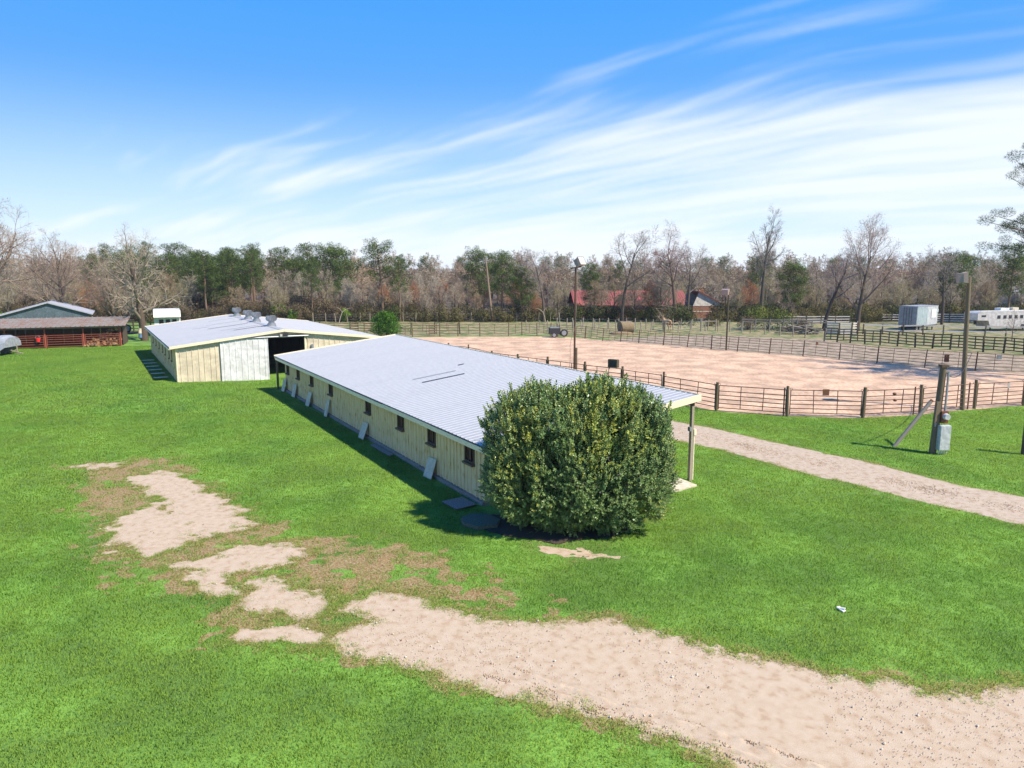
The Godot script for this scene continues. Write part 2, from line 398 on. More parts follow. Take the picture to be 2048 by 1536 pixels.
func f_thatch(p: Vector2) -> float:
	var d := maxf(0.35 * poly_sd(p, thatch_poly), poly_sd(p, drive_poly) + 0.12 if p.x < 12.0 else -9.0)
	return clampf(d, -0.8, 0.22) + 0.55 * edge_noise.get_noise_2d(p.x * 0.9 + 70, p.y * 0.9) + 0.40 * edge_noise.get_noise_2d(p.x * 3.0, p.y * 4.0 + 20) - 0.05

func structure(called: String, m: Mesh, mt: Material, label: String) -> MeshInstance3D:
	return single(called, m, mt, label, "ground" if called != "sky" else "sky", Vector3.ZERO, 0.0, "", "structure")

func build_ground() -> void:
	edge_noise.seed = 5; edge_noise.frequency = 0.55; edge_noise.fractal_octaves = 4
	big_noise.seed = 9; big_noise.frequency = 0.06; big_noise.fractal_octaves = 3
	# one sheet to the horizon, finer near the yard
	var xs := [-900.0, -400.0, -200.0, -120.0, -80.0]
	var x := -60.0
	while x < 60.0:
		xs.append(x); x += 1.0 if x > -34 and x < -4 else 4.0
	xs.append_array([60.0, 80.0, 120.0, 200.0, 400.0, 900.0])
	var zs := [40.0, 10.0, -5.0, -20.0, -34.0]
	var z := -40.0
	while z > -70.0:
		zs.append(z); z -= 1.0
	zs.append_array([-70.0, -90.0, -120.0, -160.0, -260.0, -500.0, -1200.0])
	var mb := MB.new()
	for j in zs.size() - 1:
		for i in xs.size() - 1:
			var a := Vector3(xs[i], ground_y(xs[i], zs[j]), zs[j]); var b := Vector3(xs[i + 1], ground_y(xs[i + 1], zs[j]), zs[j])
			var c := Vector3(xs[i + 1], ground_y(xs[i + 1], zs[j + 1]), zs[j + 1]); var d := Vector3(xs[i], ground_y(xs[i], zs[j + 1]), zs[j + 1])
			mb.quad(a, b, c, d, Vector3.UP)
	structure("ground", mb.mesh(), M.lawn, "mown bright green lawn of the stable yard")
	structure("dirt_driveway", field_sheet(Vector2(-5.2, -17.6), Vector2(13.4, -6.0), 0.06, 0.005, f_drive, h_drive), M.dirt, "pale pinkish dirt driveway crossing the foreground lawn")
	structure("worn_dirt_patch", field_sheet(Vector2(-19, -30), Vector2(-3.9, -13.8), 0.07, 0.005, f_patch, h_patch), M.dirt, "worn bare dirt patches in the lawn left of the driveway")
	structure("dirt_strip", field_sheet(Vector2(0, -20.6), Vector2(3.6, -18.7), 0.05, 0.006, f_strip), M.dirt, "thin strip of bare dirt in front of the big holly bush")
	structure("dirt_road", field_sheet(Vector2(-11, -62), Vector2(23, -17.4), 0.14, 0.005, f_road, h_road), M.dirt_gray, "sandy vehicle track between the long stable and the arena")
	structure("arena_sand", field_sheet(Vector2(-13.4, -90), Vector2(42.4, -38), 0.3, 0.012, f_arena, h_arena), M.sand, "raked orange pink sand of the riding arena")
	structure("dead_thatch", field_sheet(Vector2(-19.5, -31.5), Vector2(12, -9.0), 0.09, 0.002, f_thatch), M.thatch, "reddish brown dead thatch around the worn dirt patches")
	fields.pop_back()
	# drier land beyond
	var p1 := pv([[-40, -88], [-13.5, -90.2], [6, -90.8], [11, -86], [22, -75], [33, -64], [42.5, -57], [60, -50], [140, -60], [140, -122], [40, -116], [-40, -117]])
	var fp := func(p: Vector2) -> float: return poly_sd(p, p1) + 1.8 * big_noise.get_noise_2d(p.x * 2.0, p.y * 2.0)
	structure("dry_pasture", field_sheet(Vector2(-42, -124), Vector2(142, -46), 1.0, 0.004, fp), M.pasture, "dry tan and green pasture beyond the arena")
	var p2 := pv([[8, -84], [19, -73], [30, -62], [40, -54.5], [52, -48], [52, -66], [40, -77], [37, -85], [24, -92]])
	var fs := func(p: Vector2) -> float: return poly_sd(p, p2) + 1.5 * big_noise.get_noise_2d(p.x * 3.0, p.y * 3.0 + 50)
	structure("bare_track", field_sheet(Vector2(9, -94), Vector2(54, -48), 0.7, 0.008, fs), M.bare_soil, "bare brown soil along the outside of the far arena fence")
	fields.resize(5)   # only the near sheets thin the grass
	var fl := MB.new()
	fl.quad(Vector3(-400, 0.014, -118), Vector3(400, 0.014, -118), Vector3(400, 0.014, -600), Vector3(-400, 0.014, -600), Vector3.UP)
	structure("forest_floor", fl.mesh(), M.leaf_floor, "brown leaf litter under the winter woods")

# grass tiles: real blades, one instance per handful of turf
func blade_tile(seed_: int, size: float, count: int, hgt: float, w: float, splay: float) -> ArrayMesh:
	var r := RandomNumberGenerator.new(); r.seed = seed_
	var mb := MB.new()
	for i in count:
		var p := Vector3(r.randf_range(-size, size), 0, r.randf_range(-size, size))
		var a := r.randf() * TAU
		var side := Vector3(cos(a), 0, sin(a)) * w * r.randf_range(0.7, 1.3)
		var tip := p + Vector3(r.randf_range(-splay, splay), hgt * r.randf_range(0.5, 1.15), r.randf_range(-splay, splay))
		var k := r.randf_range(0.92, 1.08)
		var yel := r.randf_range(0.0, 0.35) if r.randf() < 0.25 else 0.0
		mb.col = Color(k * (1 + yel * 1.6), k * (1 + yel * 0.3), k)
		var nn := (Vector3.UP * 1.2 + Vector3(r.randf_range(-1, 1), 0, r.randf_range(-1, 1)) * 0.6).normalized()
		mb.flat(p - side, p + side, tip, nn)
	return mb.mesh()

func build_grass() -> void:
	var r := RandomNumberGenerator.new(); r.seed = 77
	var lists := [[], [], []]
	var tiles := [blade_tile(1, 0.2, 95, 0.055, 0.0055, 0.03), blade_tile(2, 0.2, 95, 0.06, 0.0055, 0.035), blade_tile(3, 0.22, 60, 0.035, 0.006, 0.06)]
	var z := -8.6
	while z > -78.0:
		var dist := -z
		var step := 0.2 if dist < 24 else (0.27 if dist < 40 else 0.42)
		var half := dist * 0.80 + 1.5
		var x := -half
		while x < minf(half, 34.0):
			var px := x + r.randf_range(-0.5, 0.5) * step; var pz := z + r.randf_range(-0.5, 0.5) * step
			x += step
			# skip what stands on the lawn: stable, barn, shelter
			var lx := (px + 1.22) * 0.858 - (pz + 24.21) * 0.513; var lz := (px + 1.22) * 0.513 + (pz + 24.21) * 0.858
			if lx > -0.3 and lx < 8.2 and lz < 2.4 and lz > -30.0:
				if not (lz > 0.8 and lx > 4.5): continue
			var bx := (px + 24.93) * 0.858 - (pz + 51.53) * 0.513; var bz := (px + 24.93) * 0.513 + (pz + 51.53) * 0.858
			if bx > 0.25 and bx < 16.2 and bz < -0.25 and bz > -24.0: continue
			if dist > 52.0 and px > -9.0: continue
			if dist > 38.5 and poly_sd(Vector2(px, pz), arena_poly) > -0.1: continue
			var b := bare_at(px, pz)
			if b > -0.12 and r.randf() > (0.0 if b > 0.0 else 0.35): continue
			var th := 0.0
			if dist < 32 and px < 2.0:
				var sd := poly_sd(Vector2(px, pz), thatch_poly) + 0.9 * edge_noise.get_noise_2d(px * 0.7, pz * 0.7)
				th = smoothstep(-0.5, 1.2, sd)
			if b > -0.9: th = maxf(th, 0.75 * smoothstep(-0.7, 0.0, b))
			var q := big_noise.get_noise_2d(px, pz) * 0.5 + big_noise.get_noise_2d(px * 4.0, pz * 4.0) * 0.5
			var green := Color(0.172, 0.325, 0.045).lerp(Color(0.245, 0.375, 0.055), clampf(0.35 + q * 0.8, 0, 1))
			green = green.lerp(Color(0.11, 0.27, 0.04), clampf(-q * 1.0, 0, 0.6))
			var kind := 0 if r.randf() < 0.5 else 1
			var dry := clampf(th, 0, 1) * 0.25 + smoothstep(-0.25, 0.35, f_thatch(Vector2(px, pz))) * (1.0 if dist < 33.0 else 0.0)
			if dry > 0.6 and r.randf() < 0.3: continue
			if r.randf() < dry * 0.44 + (0.25 if dry > 0.8 else 0.0) * edge_noise.get_noise_2d(px * 2.0, pz * 2.0):
				green = Color(0.38, 0.22, 0.09).lerp(Color(0.46, 0.38, 0.18), r.randf())
				kind = 2
			elif th > 0.3:
				green = green.lerp(Color(0.24, 0.33, 0.08), 0.5 * th)
				if r.randf() < th * 0.5: kind = 2
			var k := r.randf_range(0.93, 1.07)
			var sc := step / 0.2 * 0.92
			var t := Transform3D(Basis(Vector3.UP, r.randf() * TAU).scaled(Vector3(sc, r.randf_range(0.75, 1.25) * (1.0 + (sc - 1) * 0.35), sc)), Vector3(px, ground_y(px, pz), pz))
			lists[kind].append([t, Color(green.r * k, green.g * k, green.b * k)])
		z -= step
	# loose tufts that creep over the edges of the bare ground
	tiles.append(blade_tile(4, 0.09, 22, 0.05, 0.006, 0.05))
	lists.append([])
	for i in 150000:
		var p := Vector2(r.randf_range(-5.2, 13), r.randf_range(-17.6, -8.0))
		if i % 5 < 2: p = Vector2(r.randf_range(-19, -4), r.randf_range(-30, -14))
		elif i % 5 == 2: p = Vector2(r.randf_range(6, 22), r.randf_range(-40, -18))
		var b := bare_at(p.x, p.y)
		if b < -0.25 or b > 0.45: continue
		if r.randf() > (0.6 if b < 0 else 0.6 * pow(1.0 - b / 0.45, 2.0)): continue
		var g := Color(0.22, 0.38, 0.05).lerp(Color(0.42, 0.33, 0.15), clampf(r.randf() * 0.9 + edge_noise.get_noise_2d(p.x, p.y) * 0.5, 0, 1))
		lists[3].append([Transform3D(Basis(Vector3.UP, r.randf() * TAU).scaled(Vector3.ONE * r.randf_range(0.6, 1.2)), Vector3(p.x, ground_y(p.x, p.y) + 0.004, p.y)), g])
	var names := ["grass", "grass", "dry_grass", "fringe_grass"]
	var labels := ["short green grass blades of the lawn", "slightly longer green grass blades of the lawn", "dry brown matted grass around the bare dirt", "loose grass tufts creeping over the edges of the bare dirt"]
	for i in 4:
		var mm := MultiMesh.new()
		mm.transform_format = MultiMesh.TRANSFORM_3D
		mm.use_colors = true
		mm.mesh = tiles[i]
		mm.instance_count = lists[i].size()
		for k in lists[i].size():
			mm.set_instance_transform(k, lists[i][k][0])
			mm.set_instance_color(k, lists[i][k][1])
		var o := MultiMeshInstance3D.new()
		o.name = numbered(names[i])
		o.multimesh = mm
		o.material_override = M.blade
		add_child(o)
		tag(o, labels[i], "grass", "", "stuff")
	print("grass tiles ", lists[0].size() + lists[1].size() + lists[2].size())

func build_gravel() -> void:
	var r := RandomNumberGenerator.new(); r.seed = 5
	var mb := MB.new()
	for k in 12:
		var a0 := TAU * k / 12.0
		pass
	# a lumpy pebble: octahedron pushed about
	var vs := [Vector3.UP * 0.6, Vector3.DOWN * 0.3, Vector3.RIGHT, Vector3.LEFT * 0.9, Vector3.BACK * 0.8, Vector3.FORWARD * 1.1]
	for f in [[0, 2, 4], [0, 4, 3], [0, 3, 5], [0, 5, 2], [1, 2, 4], [1, 4, 3], [1, 3, 5], [1, 5, 2]]:
		var a: Vector3 = vs[f[0]]; var b: Vector3 = vs[f[1]]; var c: Vector3 = vs[f[2]]
		mb.flat(a, b, c, (a + b + c).normalized())
	var mm := MultiMesh.new()
	mm.transform_format = MultiMesh.TRANSFORM_3D
	mm.use_colors = true
	mm.mesh = mb.mesh()
	var list := []
	for i in 52000:
		var p := Vector2(r.randf_range(-5, 13), r.randf_range(-17.5, -7))
		if i % 3 == 0: p = Vector2(r.randf_range(-14, -4), r.randf_range(-27, -15))
		if i % 7 == 0: p = Vector2(r.randf_range(7, 20), r.randf_range(-38, -20))
		var b := bare_at(p.x, p.y)
		if b < 0.03: continue
		if edge_noise.get_noise_2d(p.x * 0.5, p.y * 0.5) < r.randf_range(-0.25, 0.45): continue
		var s := r.randf_range(0.006, 0.016) * (2.4 if r.randf() < 0.03 else 1.0)
		list.append([Transform3D(Basis(Vector3.UP, r.randf() * TAU).scaled(Vector3(s, s, s)), Vector3(p.x, 0.022 + s * 0.3, p.y)), Color(0.62, 0.55, 0.46).lerp(Color(0.30, 0.19, 0.11), r.randf() if r.randf() < 0.6 else 0.0)])
	# crumbs thrown up along the pressed wheel track of the drive
	for i in 2600:
		var a := Vector2(-0.6, -13.1); var b := Vector2(5.4, -9.7)
		var off: float = [0.57, 0.27, 0.09, 0.02][r.randi() % 4]
		var d := (b - a).normalized()
		var t := r.randf()
		var p := a.lerp(b, t) + Vector2(-d.y, d.x) * -(off + r.randfn(0, 0.03))
		p.y += 0.10 * edge_noise.get_noise_2d(p.x * 0.5, 3.0)
		if edge_noise.get_noise_2d(p.x * 1.7, off * 30.0) < 0.02: continue
		var s := r.randf_range(0.008, 0.022)
		list.append([Transform3D(Basis(Vector3.UP, r.randf() * TAU).scaled(Vector3(s, s * 0.8, s)), Vector3(p.x, 0.03, p.y)), Color(0.55, 0.41, 0.28).lerp(Color(0.36, 0.24, 0.14), r.randf())])
	# coarser rubble between the wheel tracks of the road
	var mid := [Vector2(-7.5, -58.5), Vector2(-1.5, -50.0), Vector2(4.0, -41.5), Vector2(8.4, -35.6), Vector2(11.0, -31.8), Vector2(13.6, -28.2), Vector2(16.0, -24.8), Vector2(20.5, -19.8)]
	for i in 9000:
		var q := r.randf() * 6.999; var k := int(q)
		var d: Vector2 = (mid[k + 1] - mid[k]).normalized()
		var p: Vector2 = mid[k].lerp(mid[k + 1], q - k) + Vector2(-d.y, d.x) * r.randfn(0.0, 0.30)
		if edge_noise.get_noise_2d(p.x * 0.6, p.y * 0.6) < r.randf_range(-0.5, 0.3): continue
		var s := r.randf_range(0.015, 0.045)
		list.append([Transform3D(Basis(Vector3.UP, r.randf() * TAU).scaled(Vector3(s, s * 0.7, s)), Vector3(p.x, ground_y(p.x, p.y) + 0.03, p.y)), Color(0.36, 0.23, 0.13).lerp(Color(0.52, 0.42, 0.31), r.randf())])
	mm.instance_count = list.size()
	for k in list.size():
		mm.set_instance_transform(k, list[k][0]); mm.set_instance_color(k, list[k][1])
	var o := MultiMeshInstance3D.new()
	o.name = "gravel"; o.multimesh = mm; o.material_override = M.pebble
	add_child(o)
	tag(o, "scattered pebbles and crumbs of soil on the bare dirt", "gravel", "", "stuff")

# ---------------------------------------------------------------- sky
func build_sky() -> Sky:
	var w := 2560; var h := 1280
	var im := Image.create(w, h, false, Image.FORMAT_RGBF)
	var n1 := FastNoiseLite.new(); n1.seed = 55; n1.frequency = 0.9; n1.fractal_octaves = 5
	var n2 := FastNoiseLite.new(); n2.seed = 88; n2.frequency = 0.34; n2.fractal_octaves = 3
	var zen := Color(0.014, 0.20, 0.74); var mid := Color(0.028, 0.315, 0.87); var low := Color(0.42, 0.74, 0.97); var white := Color(0.86, 0.91, 0.97)
	for j in h:
		var el := (0.5 - (j + 0.5) / h) * PI
		if el < -0.03:
			continue
		var y := sin(el); var ce := cos(el)
		var deg := rad_to_deg(maxf(el, 0.0))
		var base := low.lerp(mid, smoothstep(0.0, 15.0, deg)).lerp(zen, smoothstep(13.0, 60.0, deg))
		for i in w:
			var az := ((i + 0.5) / w - 0.5) * TAU
			var c := base
			if deg < 75.0:
				var k := 1.0 / (maxf(y, 0.0) + 0.10)
				var px := sin(az) * ce * k; var pz := -cos(az) * ce * k
				# streaks run towards the far left
				var along := -0.70 * px - 0.71 * pz; var across := 0.71 * px - 0.70 * pz
				var wob := 0.35 * n2.get_noise_2d(along * 0.8 + 11.0, across * 0.8)
				var s := n1.get_noise_2d(along * 0.30 + 3.0, (across + wob) * 1.6)
				var s2 := n1.get_noise_2d(along * 0.8 + 20.0, (across + wob) * 5.0 + 7.0)
				var cov := n2.get_noise_2d(along * 0.55 + 5.3, across * 0.55 + 2.0)
				var deck := smoothstep(1.2, 4.2, absf(across))
				var dens := (0.80 - 0.30 * deck) * s + (0.38 - 0.14 * deck) * s2 + 0.60 * cov - 0.30 + 0.66 * exp(-deg / 8.0) + 0.42 * deck - 0.36 * smoothstep(8.0, 18.0, deg)
				var a := smoothstep(-0.2, 0.90, dens)
				var veil := 0.88 * exp(-deg / 6.2) + 0.03 * exp(-deg / 25.0)
				a = 1.0 - (1.0 - a * 0.90) * (1.0 - veil)
				c = base.lerp(white, a)
			im.set_pixel(i, j, c)
	# below the horizon the panorama repeats the horizon row
	var row := int(h * 0.5) + int(0.03 / PI * h)
	for j in range(int(h * 0.5) + 1, h):
		for i in range(0, w, 1):
			im.set_pixel(i, j, Color(0.55, 0.62, 0.66))
	var sm := PanoramaSkyMaterial.new()
	sm.panorama = ImageTexture.create_from_image(im)
	var sky := Sky.new()
	sky.sky_material = sm
	return sky

# ---------------------------------------------------------------- ribbed sheet metal
# a sheet w wide (along x) whose left and right edges run from y0 to hl / hr, ribs standing out along +z
func ribbed(w: float, y0: float, hl: float, hr: float, pitch: float, rib: float, depth: float) -> ArrayMesh:
	var mb := MB.new()
	var pts := []
	var x := 0.0
	pts.append(Vector2(0, 0))
	var k := pitch * 0.5
	while k + rib < w:
		pts.append(Vector2(k - rib, 0)); pts.append(Vector2(k - rib * 0.45, depth)); pts.append(Vector2(k + rib * 0.45, depth)); pts.append(Vector2(k + rib, 0))
		k += pitch
	pts.append(Vector2(w, 0))
	for i in pts.size() - 1:
		var a: Vector2 = pts[i]; var b: Vector2 = pts[i + 1]
		var ha := lerpf(hl, hr, a.x / w); var hb := lerpf(hl, hr, b.x / w)
		var nn := Vector3(-(b.y - a.y), 0, b.x - a.x).normalized()
		mb.quad(Vector3(a.x, y0, a.y), Vector3(b.x, y0, b.y), Vector3(b.x, hb, b.y), Vector3(a.x, ha, a.y), nn)
	mb.quad(Vector3(0, y0, -0.02), Vector3(w, y0, -0.02), Vector3(w, hr, -0.02), Vector3(0, hl, -0.02), Vector3.FORWARD)
	return mb.mesh()

var sheet_cache := {}
func sheet(w: float, y0: float, hl: float, hr: float, pitch: float, rib: float, depth: float) -> ArrayMesh:
	var k := "%.3f %.3f %.3f %.3f %.3f" % [w, y0, hl, hr, pitch]
	if not sheet_cache.has(k): sheet_cache[k] = ribbed(w, y0, hl, hr, pitch, rib, depth)
	return sheet_cache[k]

# siding along local +x of xf, cut into sheets at most 0.92 wide, with openings [from, to, bottom, top]
func siding(parent: Node, xf: Transform3D, length: float, y0: float, top: Callable, pitch: float, mt: Material, openings := [], widest := 0.92) -> void:
	var cuts := [0.0]
	for o in openings:
		cuts.append(o[0]); cuts.append(o[1])
	cuts.append(length)
	for i in cuts.size() - 1:
		var a: float = cuts[i]; var b: float = cuts[i + 1]
		if b - a < 0.02: continue
		var hole = null
		for o in openings:
			if o[0] < (a + b) / 2 and o[1] > (a + b) / 2: hole = o
		var n := int(ceil((b - a) / widest - 0.02))
		for k in n:
			var s := lerpf(a, b, float(k) / n); var e := lerpf(a, b, float(k + 1) / n)
			var at := xf * Transform3D(Basis(), Vector3(s, 0, 0))
			if hole == null:
				part("wall_panel", sheet(e - s, y0, top.call(s), top.call(e), pitch, 0.04, 0.045), mt, parent, at)
			else:
				if hole[2] > y0: part("wall_panel", sheet(e - s, y0, hole[2], hole[2], pitch, 0.035, 0.03), mt, parent, at)
				if top.call(s) > hole[3] + 0.03: part("wall_panel", sheet(e - s, hole[3], top.call(s), top.call(e), pitch, 0.035, 0.03), mt, parent, at)

func frame_mesh(w: float, h: float, t: float, d: float, bars: int) -> ArrayMesh:
	var mb := MB.new()
	mb.box(Vector3(-w / 2, -h / 2, -d), Vector3(-w / 2 + t, h / 2, d)); mb.box(Vector3(w / 2 - t, -h / 2, -d), Vector3(w / 2, h / 2, d))
	mb.box(Vector3(-w / 2 + t, h / 2 - t, -d), Vector3(w / 2 - t, h / 2, d)); mb.box(Vector3(-w / 2 + t, -h / 2, -d), Vector3(w / 2 - t, -h / 2 + t, d))
	for i in bars:
		var x := lerpf(-w / 2, w / 2, (i + 1.0) / (bars + 1))
		mb.box(Vector3(x - 0.012, -h / 2 + t, -d * 0.4), Vector3(x + 0.012, h / 2 - t, d * 0.1))
	return mb.mesh()

# roof slope: sheets side by side along -z from z0, each running from low edge (x0, y0) to high edge (x1, y1)
func roof_slope(parent: Node, x0: float, yl: float, x1: float, yh: float, z0: float, count: int, w: float, mats: Array, pitch: float, depth: float) -> void:
	var run := Vector2(x1 - x0, yh - yl)
	var l := run.length()
	var d := Vector3(run.x, run.y, 0) / l
	var side := Vector3(0, 0, -1)
	var up := side.cross(d)
	var shift := 0.0
	if up.y < 0:
		up = -up; side = -side; shift = w
	# sheet local: x across (-z), y up the slope, z out
	for i in count:
		var b := Basis(side, d, up)
		var m := sheet(w, 0.0, l, l, pitch, 0.045, depth)
		part("roof_panel", m, mats[(i * 7 / 3) % mats.size()], parent, Transform3D(b, Vector3(x0, yl, z0 - i * w - shift)))

const YAW := 0.53878

func build_stable() -> void:
	var s := thing("long_stable", "long low cream metal stable with single-slope grey ribbed roof beside holly bush", "stable", Vector3(-1.22, 0, -24.21), YAW)
	var w := 0.9144
	var XL := -0.45; var XR := 8.5; var YL := 2.30; var YR := 3.36
	var top := func(_s: float) -> float: return 2.12
	var slope := (YR - YL) / (XR - XL)
	# foundation
	block("foundation", Vector3(-0.14, -0.2, -27.9), Vector3(4.1, 0.14, 0.6), M.concrete, s)
	block("aisle_slab", Vector3(4.1, -0.2, -28.6), Vector3(8.0, 0.05, 2.1), M.concrete, s)
	# left wall, windows counted from the near end
	var wins := [0.55, 3.8, 7.02, 11.15, 17.26, 21.12, 24.28, 26.98]
	var ops := []
	wins.reverse()
	for u in wins: ops.append([27.8 - u - 0.36, 27.8 - u + 0.36, 1.28, 1.94])
	# local frame of the wall: x runs towards the camera (+z) from the far end, z points out (-x)
	var wx := Transform3D(Basis(Vector3(0, 0, 1), Vector3.UP, Vector3(-1, 0, 0)), Vector3(0, 0, -27.8))
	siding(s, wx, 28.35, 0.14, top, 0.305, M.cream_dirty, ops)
	var fm := frame_mesh(0.72, 0.66, 0.06, 0.07, 3)
	for u in wins:
		var at := wx * Transform3D(Basis(), Vector3(27.8 - u, 1.61, -0.03))
		var win := part("window", fm, M.dark_wood, s, at)
		part("sill", unit_box, M.sill_wood, win, Transform3D(Basis.from_scale(Vector3(0.78, 0.07, 0.16)), Vector3(0, -0.365, 0.09)))
		part("shutter", unit_box, M.sill_wood, win, Transform3D(Basis.from_scale(Vector3(0.22, 0.52, 0.02)), Vector3(-0.19, 0, -0.04)))
	# end walls and the stall fronts facing the aisle
	var rise := func(q: float) -> float: return YL + (q - XL) * slope - 0.06
	siding(s, Transform3D(Basis(), Vector3(0, 0, 0.56)), 4.0, 0.14, rise, 0.305, M.cream)
	siding(s, Transform3D(Basis(Vector3(1, 0, 0), Vector3.UP, Vector3(0, 0, 1)), Vector3(0, 0, -27.84)), 4.0, 0.14, rise, 0.305, M.cream)
	for i in 9:
		block("stall_front", Vector3(4.0, 0.05, -27.8 + i * 3.15), Vector3(4.06, 2.7, -27.8 + i * 3.15 + 3.1), M.dark_wood, s)
		if i > 0: block("stall_partition", Vector3(0.05, 0.14, -27.84 + i * 3.15), Vector3(4.0, 2.2, -27.79 + i * 3.15), M.dark_wood, s)
	# roof sheets
	roof_slope(s, XL, YL, XR, YR, 2.2, 34, w, [M.roof_steel, M.roof_steel_b, M.roof_steel], 0.305, 0.019)
	# eave: dark closure strip, gutter boards in lengths
	block("closure_strip", Vector3(XL + 0.06, 2.24, -28.85), Vector3(XL + 0.11, 2.30, 2.18), M.dark_gap, s)
	var z := 2.19
	for i in 6:
		var l := 5.15
		var jit := 0.012 * sin(i * 2.3)
		block("fascia_board", Vector3(XL + 0.005, 2.06 + jit, z - l + 0.015), Vector3(XL + 0.10, 2.235 + jit, z), M.cream_trim, s)
		z -= l
	# rake trim at both ends
	var dx := XR - XL
	for e in [[2.215, 2], [-28.92, 1]]:
		for k in e[1]:
			var a := Vector3(XL + dx * k / e[1], YL + (YR - YL) * k / e[1] - 0.06, e[0]); var b := Vector3(XL + dx * (k + 1.0) / e[1] - 0.01, YL + (YR - YL) * (k + 1.0) / e[1] - 0.06, e[0])
			beam("rake_trim", a, b, 0.035, 0.26, M.cream_trim, s)
	beam("high_fascia", Vector3(XR + 0.02, YR - 0.07, 2.19), Vector3(XR + 0.02, YR - 0.07, -28.9), 0.035, 0.24, M.cream_trim, s)
	# posts and beam of the open side
	beam("roof_beam", Vector3(8.25, 3.10, 2.1), Vector3(8.25, 3.10, -28.7), 0.1, 0.24, M.post_wood, s)
	for i in 9:
		var pz := 2.03 - i * 3.75
		var po := beam("post", Vector3(8.25, 0, pz), Vector3(8.25, 2.98, pz), 0.12, 0.12, M.pale_post, s)
		if i == 0:
			pipe("conduit", Vector3(8.36, 0.0, pz + 0.03), Vector3(8.36, 2.0, pz + 0.03), 0.035, M.cream_trim, s)
			block("switch_box", Vector3(8.07, 2.0, pz - 0.02), Vector3(8.18, 2.16, pz + 0.10), M.galvanized, s)
			block("outlet_box", Vector3(8.315, 1.82, pz - 0.05), Vector3(8.43, 2.05, pz + 0.09), M.cream_trim, s)
	beam("eave_post", Vector3(-0.36, 0, -28.6), Vector3(-0.36, 2.06, -28.6), 0.13, 0.13, M.post_wood, s)
	# rafters seen under the near overhang
	for i in 12:
		var rz := 1.9 - i * 2.7
		beam("rafter", Vector3(XL + 0.15, YL - 0.11, rz), Vector3(XR - 0.1, YR - 0.11, rz), 0.05, 0.14, M.post_wood, s)
	# sealant lines on the roof
	for q in [[2.44, 4.87, -11.45], [2.51, 4.85, -10.38], [5.7, 6.05, -12.83]]:
		var ya: float = YL + (q[0] - XL) * slope; var yb: float = YL + (q[1] - XL) * slope
		beam("sealant_strip", Vector3(q[0], ya + 0.042, q[2]), Vector3(q[1], yb + 0.042, q[2]), 0.07, 0.006, M.sealant, s)
	# shutters that lean on the wall under the windows
	var bl := [[-3.56, 0.72, 0.8, 0.35, "pale board leaning on stable wall nearest the holly bush"], [-11.35, 0.72, 0.82, 0.38, "pale board leaning on stable wall, second from the holly bush"], [-17.54, 0.5, 0.95, 0.25, "narrow pale board leaning on stable wall, third from the holly bush"], [-21.3, 0.72, 0.85, 0.3, "pale board leaning on stable wall, third from its far end"], [-24.9, 0.8, 0.85, 0.22, "pale board leaning on stable wall, second from its far end"], [-27.6, 0.75, 0.85, 0.25, "pale board leaning on stable wall, last at its far end"]]
	for q in bl:
		var t := s.transform * Transform3D(Basis(Vector3(0, 0, 1), Vector3.UP, Vector3(-1, 0, 0)), Vector3(-0.06, 0, q[0]))
		var o := single("leaning_board", unit_box, M.board, q[4], "board", Vector3.ZERO, 0, "boards leaning along the stable wall")
		var tilt: float = q[3]
		o.transform = t * Transform3D(Basis(Vector3(1, 0, 0), -tilt), Vector3(0, cos(tilt) * q[2] / 2 + 0.005, sin(tilt) * q[2] / 2 + 0.03)) * Transform3D(Basis(Vector3(0, 0, 1), 0.06).scaled(Vector3(1, 1, 1)), Vector3.ZERO) * Transform3D(Basis.from_scale(Vector3(q[1], q[2], 0.025)), Vector3.ZERO)
	var gb := single("fallen_board", unit_box, M.gray_wood, "grey weathered board lying flat along the stable wall", "board")
	gb.transform = s.transform * Transform3D(Basis(Vector3.UP, 0.06).scaled(Vector3(0.28, 0.03, 2.4)), Vector3(-0.34, 0.05, -8.6))
	var pl := single("steel_plate", unit_box, M.steel_plate, "grey steel plate lying on the grass by the stable wall", "plate")
	pl.transform = s.transform * Transform3D(Basis(Vector3.UP, 0.1).scaled(Vector3(0.85, 0.03, 1.0)), Vector3(-0.75, 0.07, 0.05))
	var mb := MB.new()
	var ring := [Vector2(-0.55, 0.1), Vector2(-0.3, 0.6), Vector2(0.3, 0.75), Vector2(0.62, 0.35), Vector2(0.5, -0.35), Vector2(0.05, -0.62), Vector2(-0.42, -0.4)]
	for i in ring.size():
		var a: Vector2 = ring[i]; var b: Vector2 = ring[(i + 1) % ring.size()]
		mb.flat(Vector3(0, 0.17, 0), Vector3(a.x, 0.13, a.y), Vector3(b.x, 0.13, b.y), Vector3.UP)
		mb.quad(Vector3(a.x, 0.13, a.y), Vector3(b.x, 0.13, b.y), Vector3(b.x * 1.06, -0.05, b.y * 1.06), Vector3(a.x * 1.06, -0.05, a.y * 1.06), Vector3(a.x + b.x, 0, a.y + b.y).normalized())
	single("stone_slab", mb.mesh(), M.mossy, "mossy flat stone slab in the shade of the holly bush", "stone", Vector3(-1.1, 0, -22.0), 0.5)

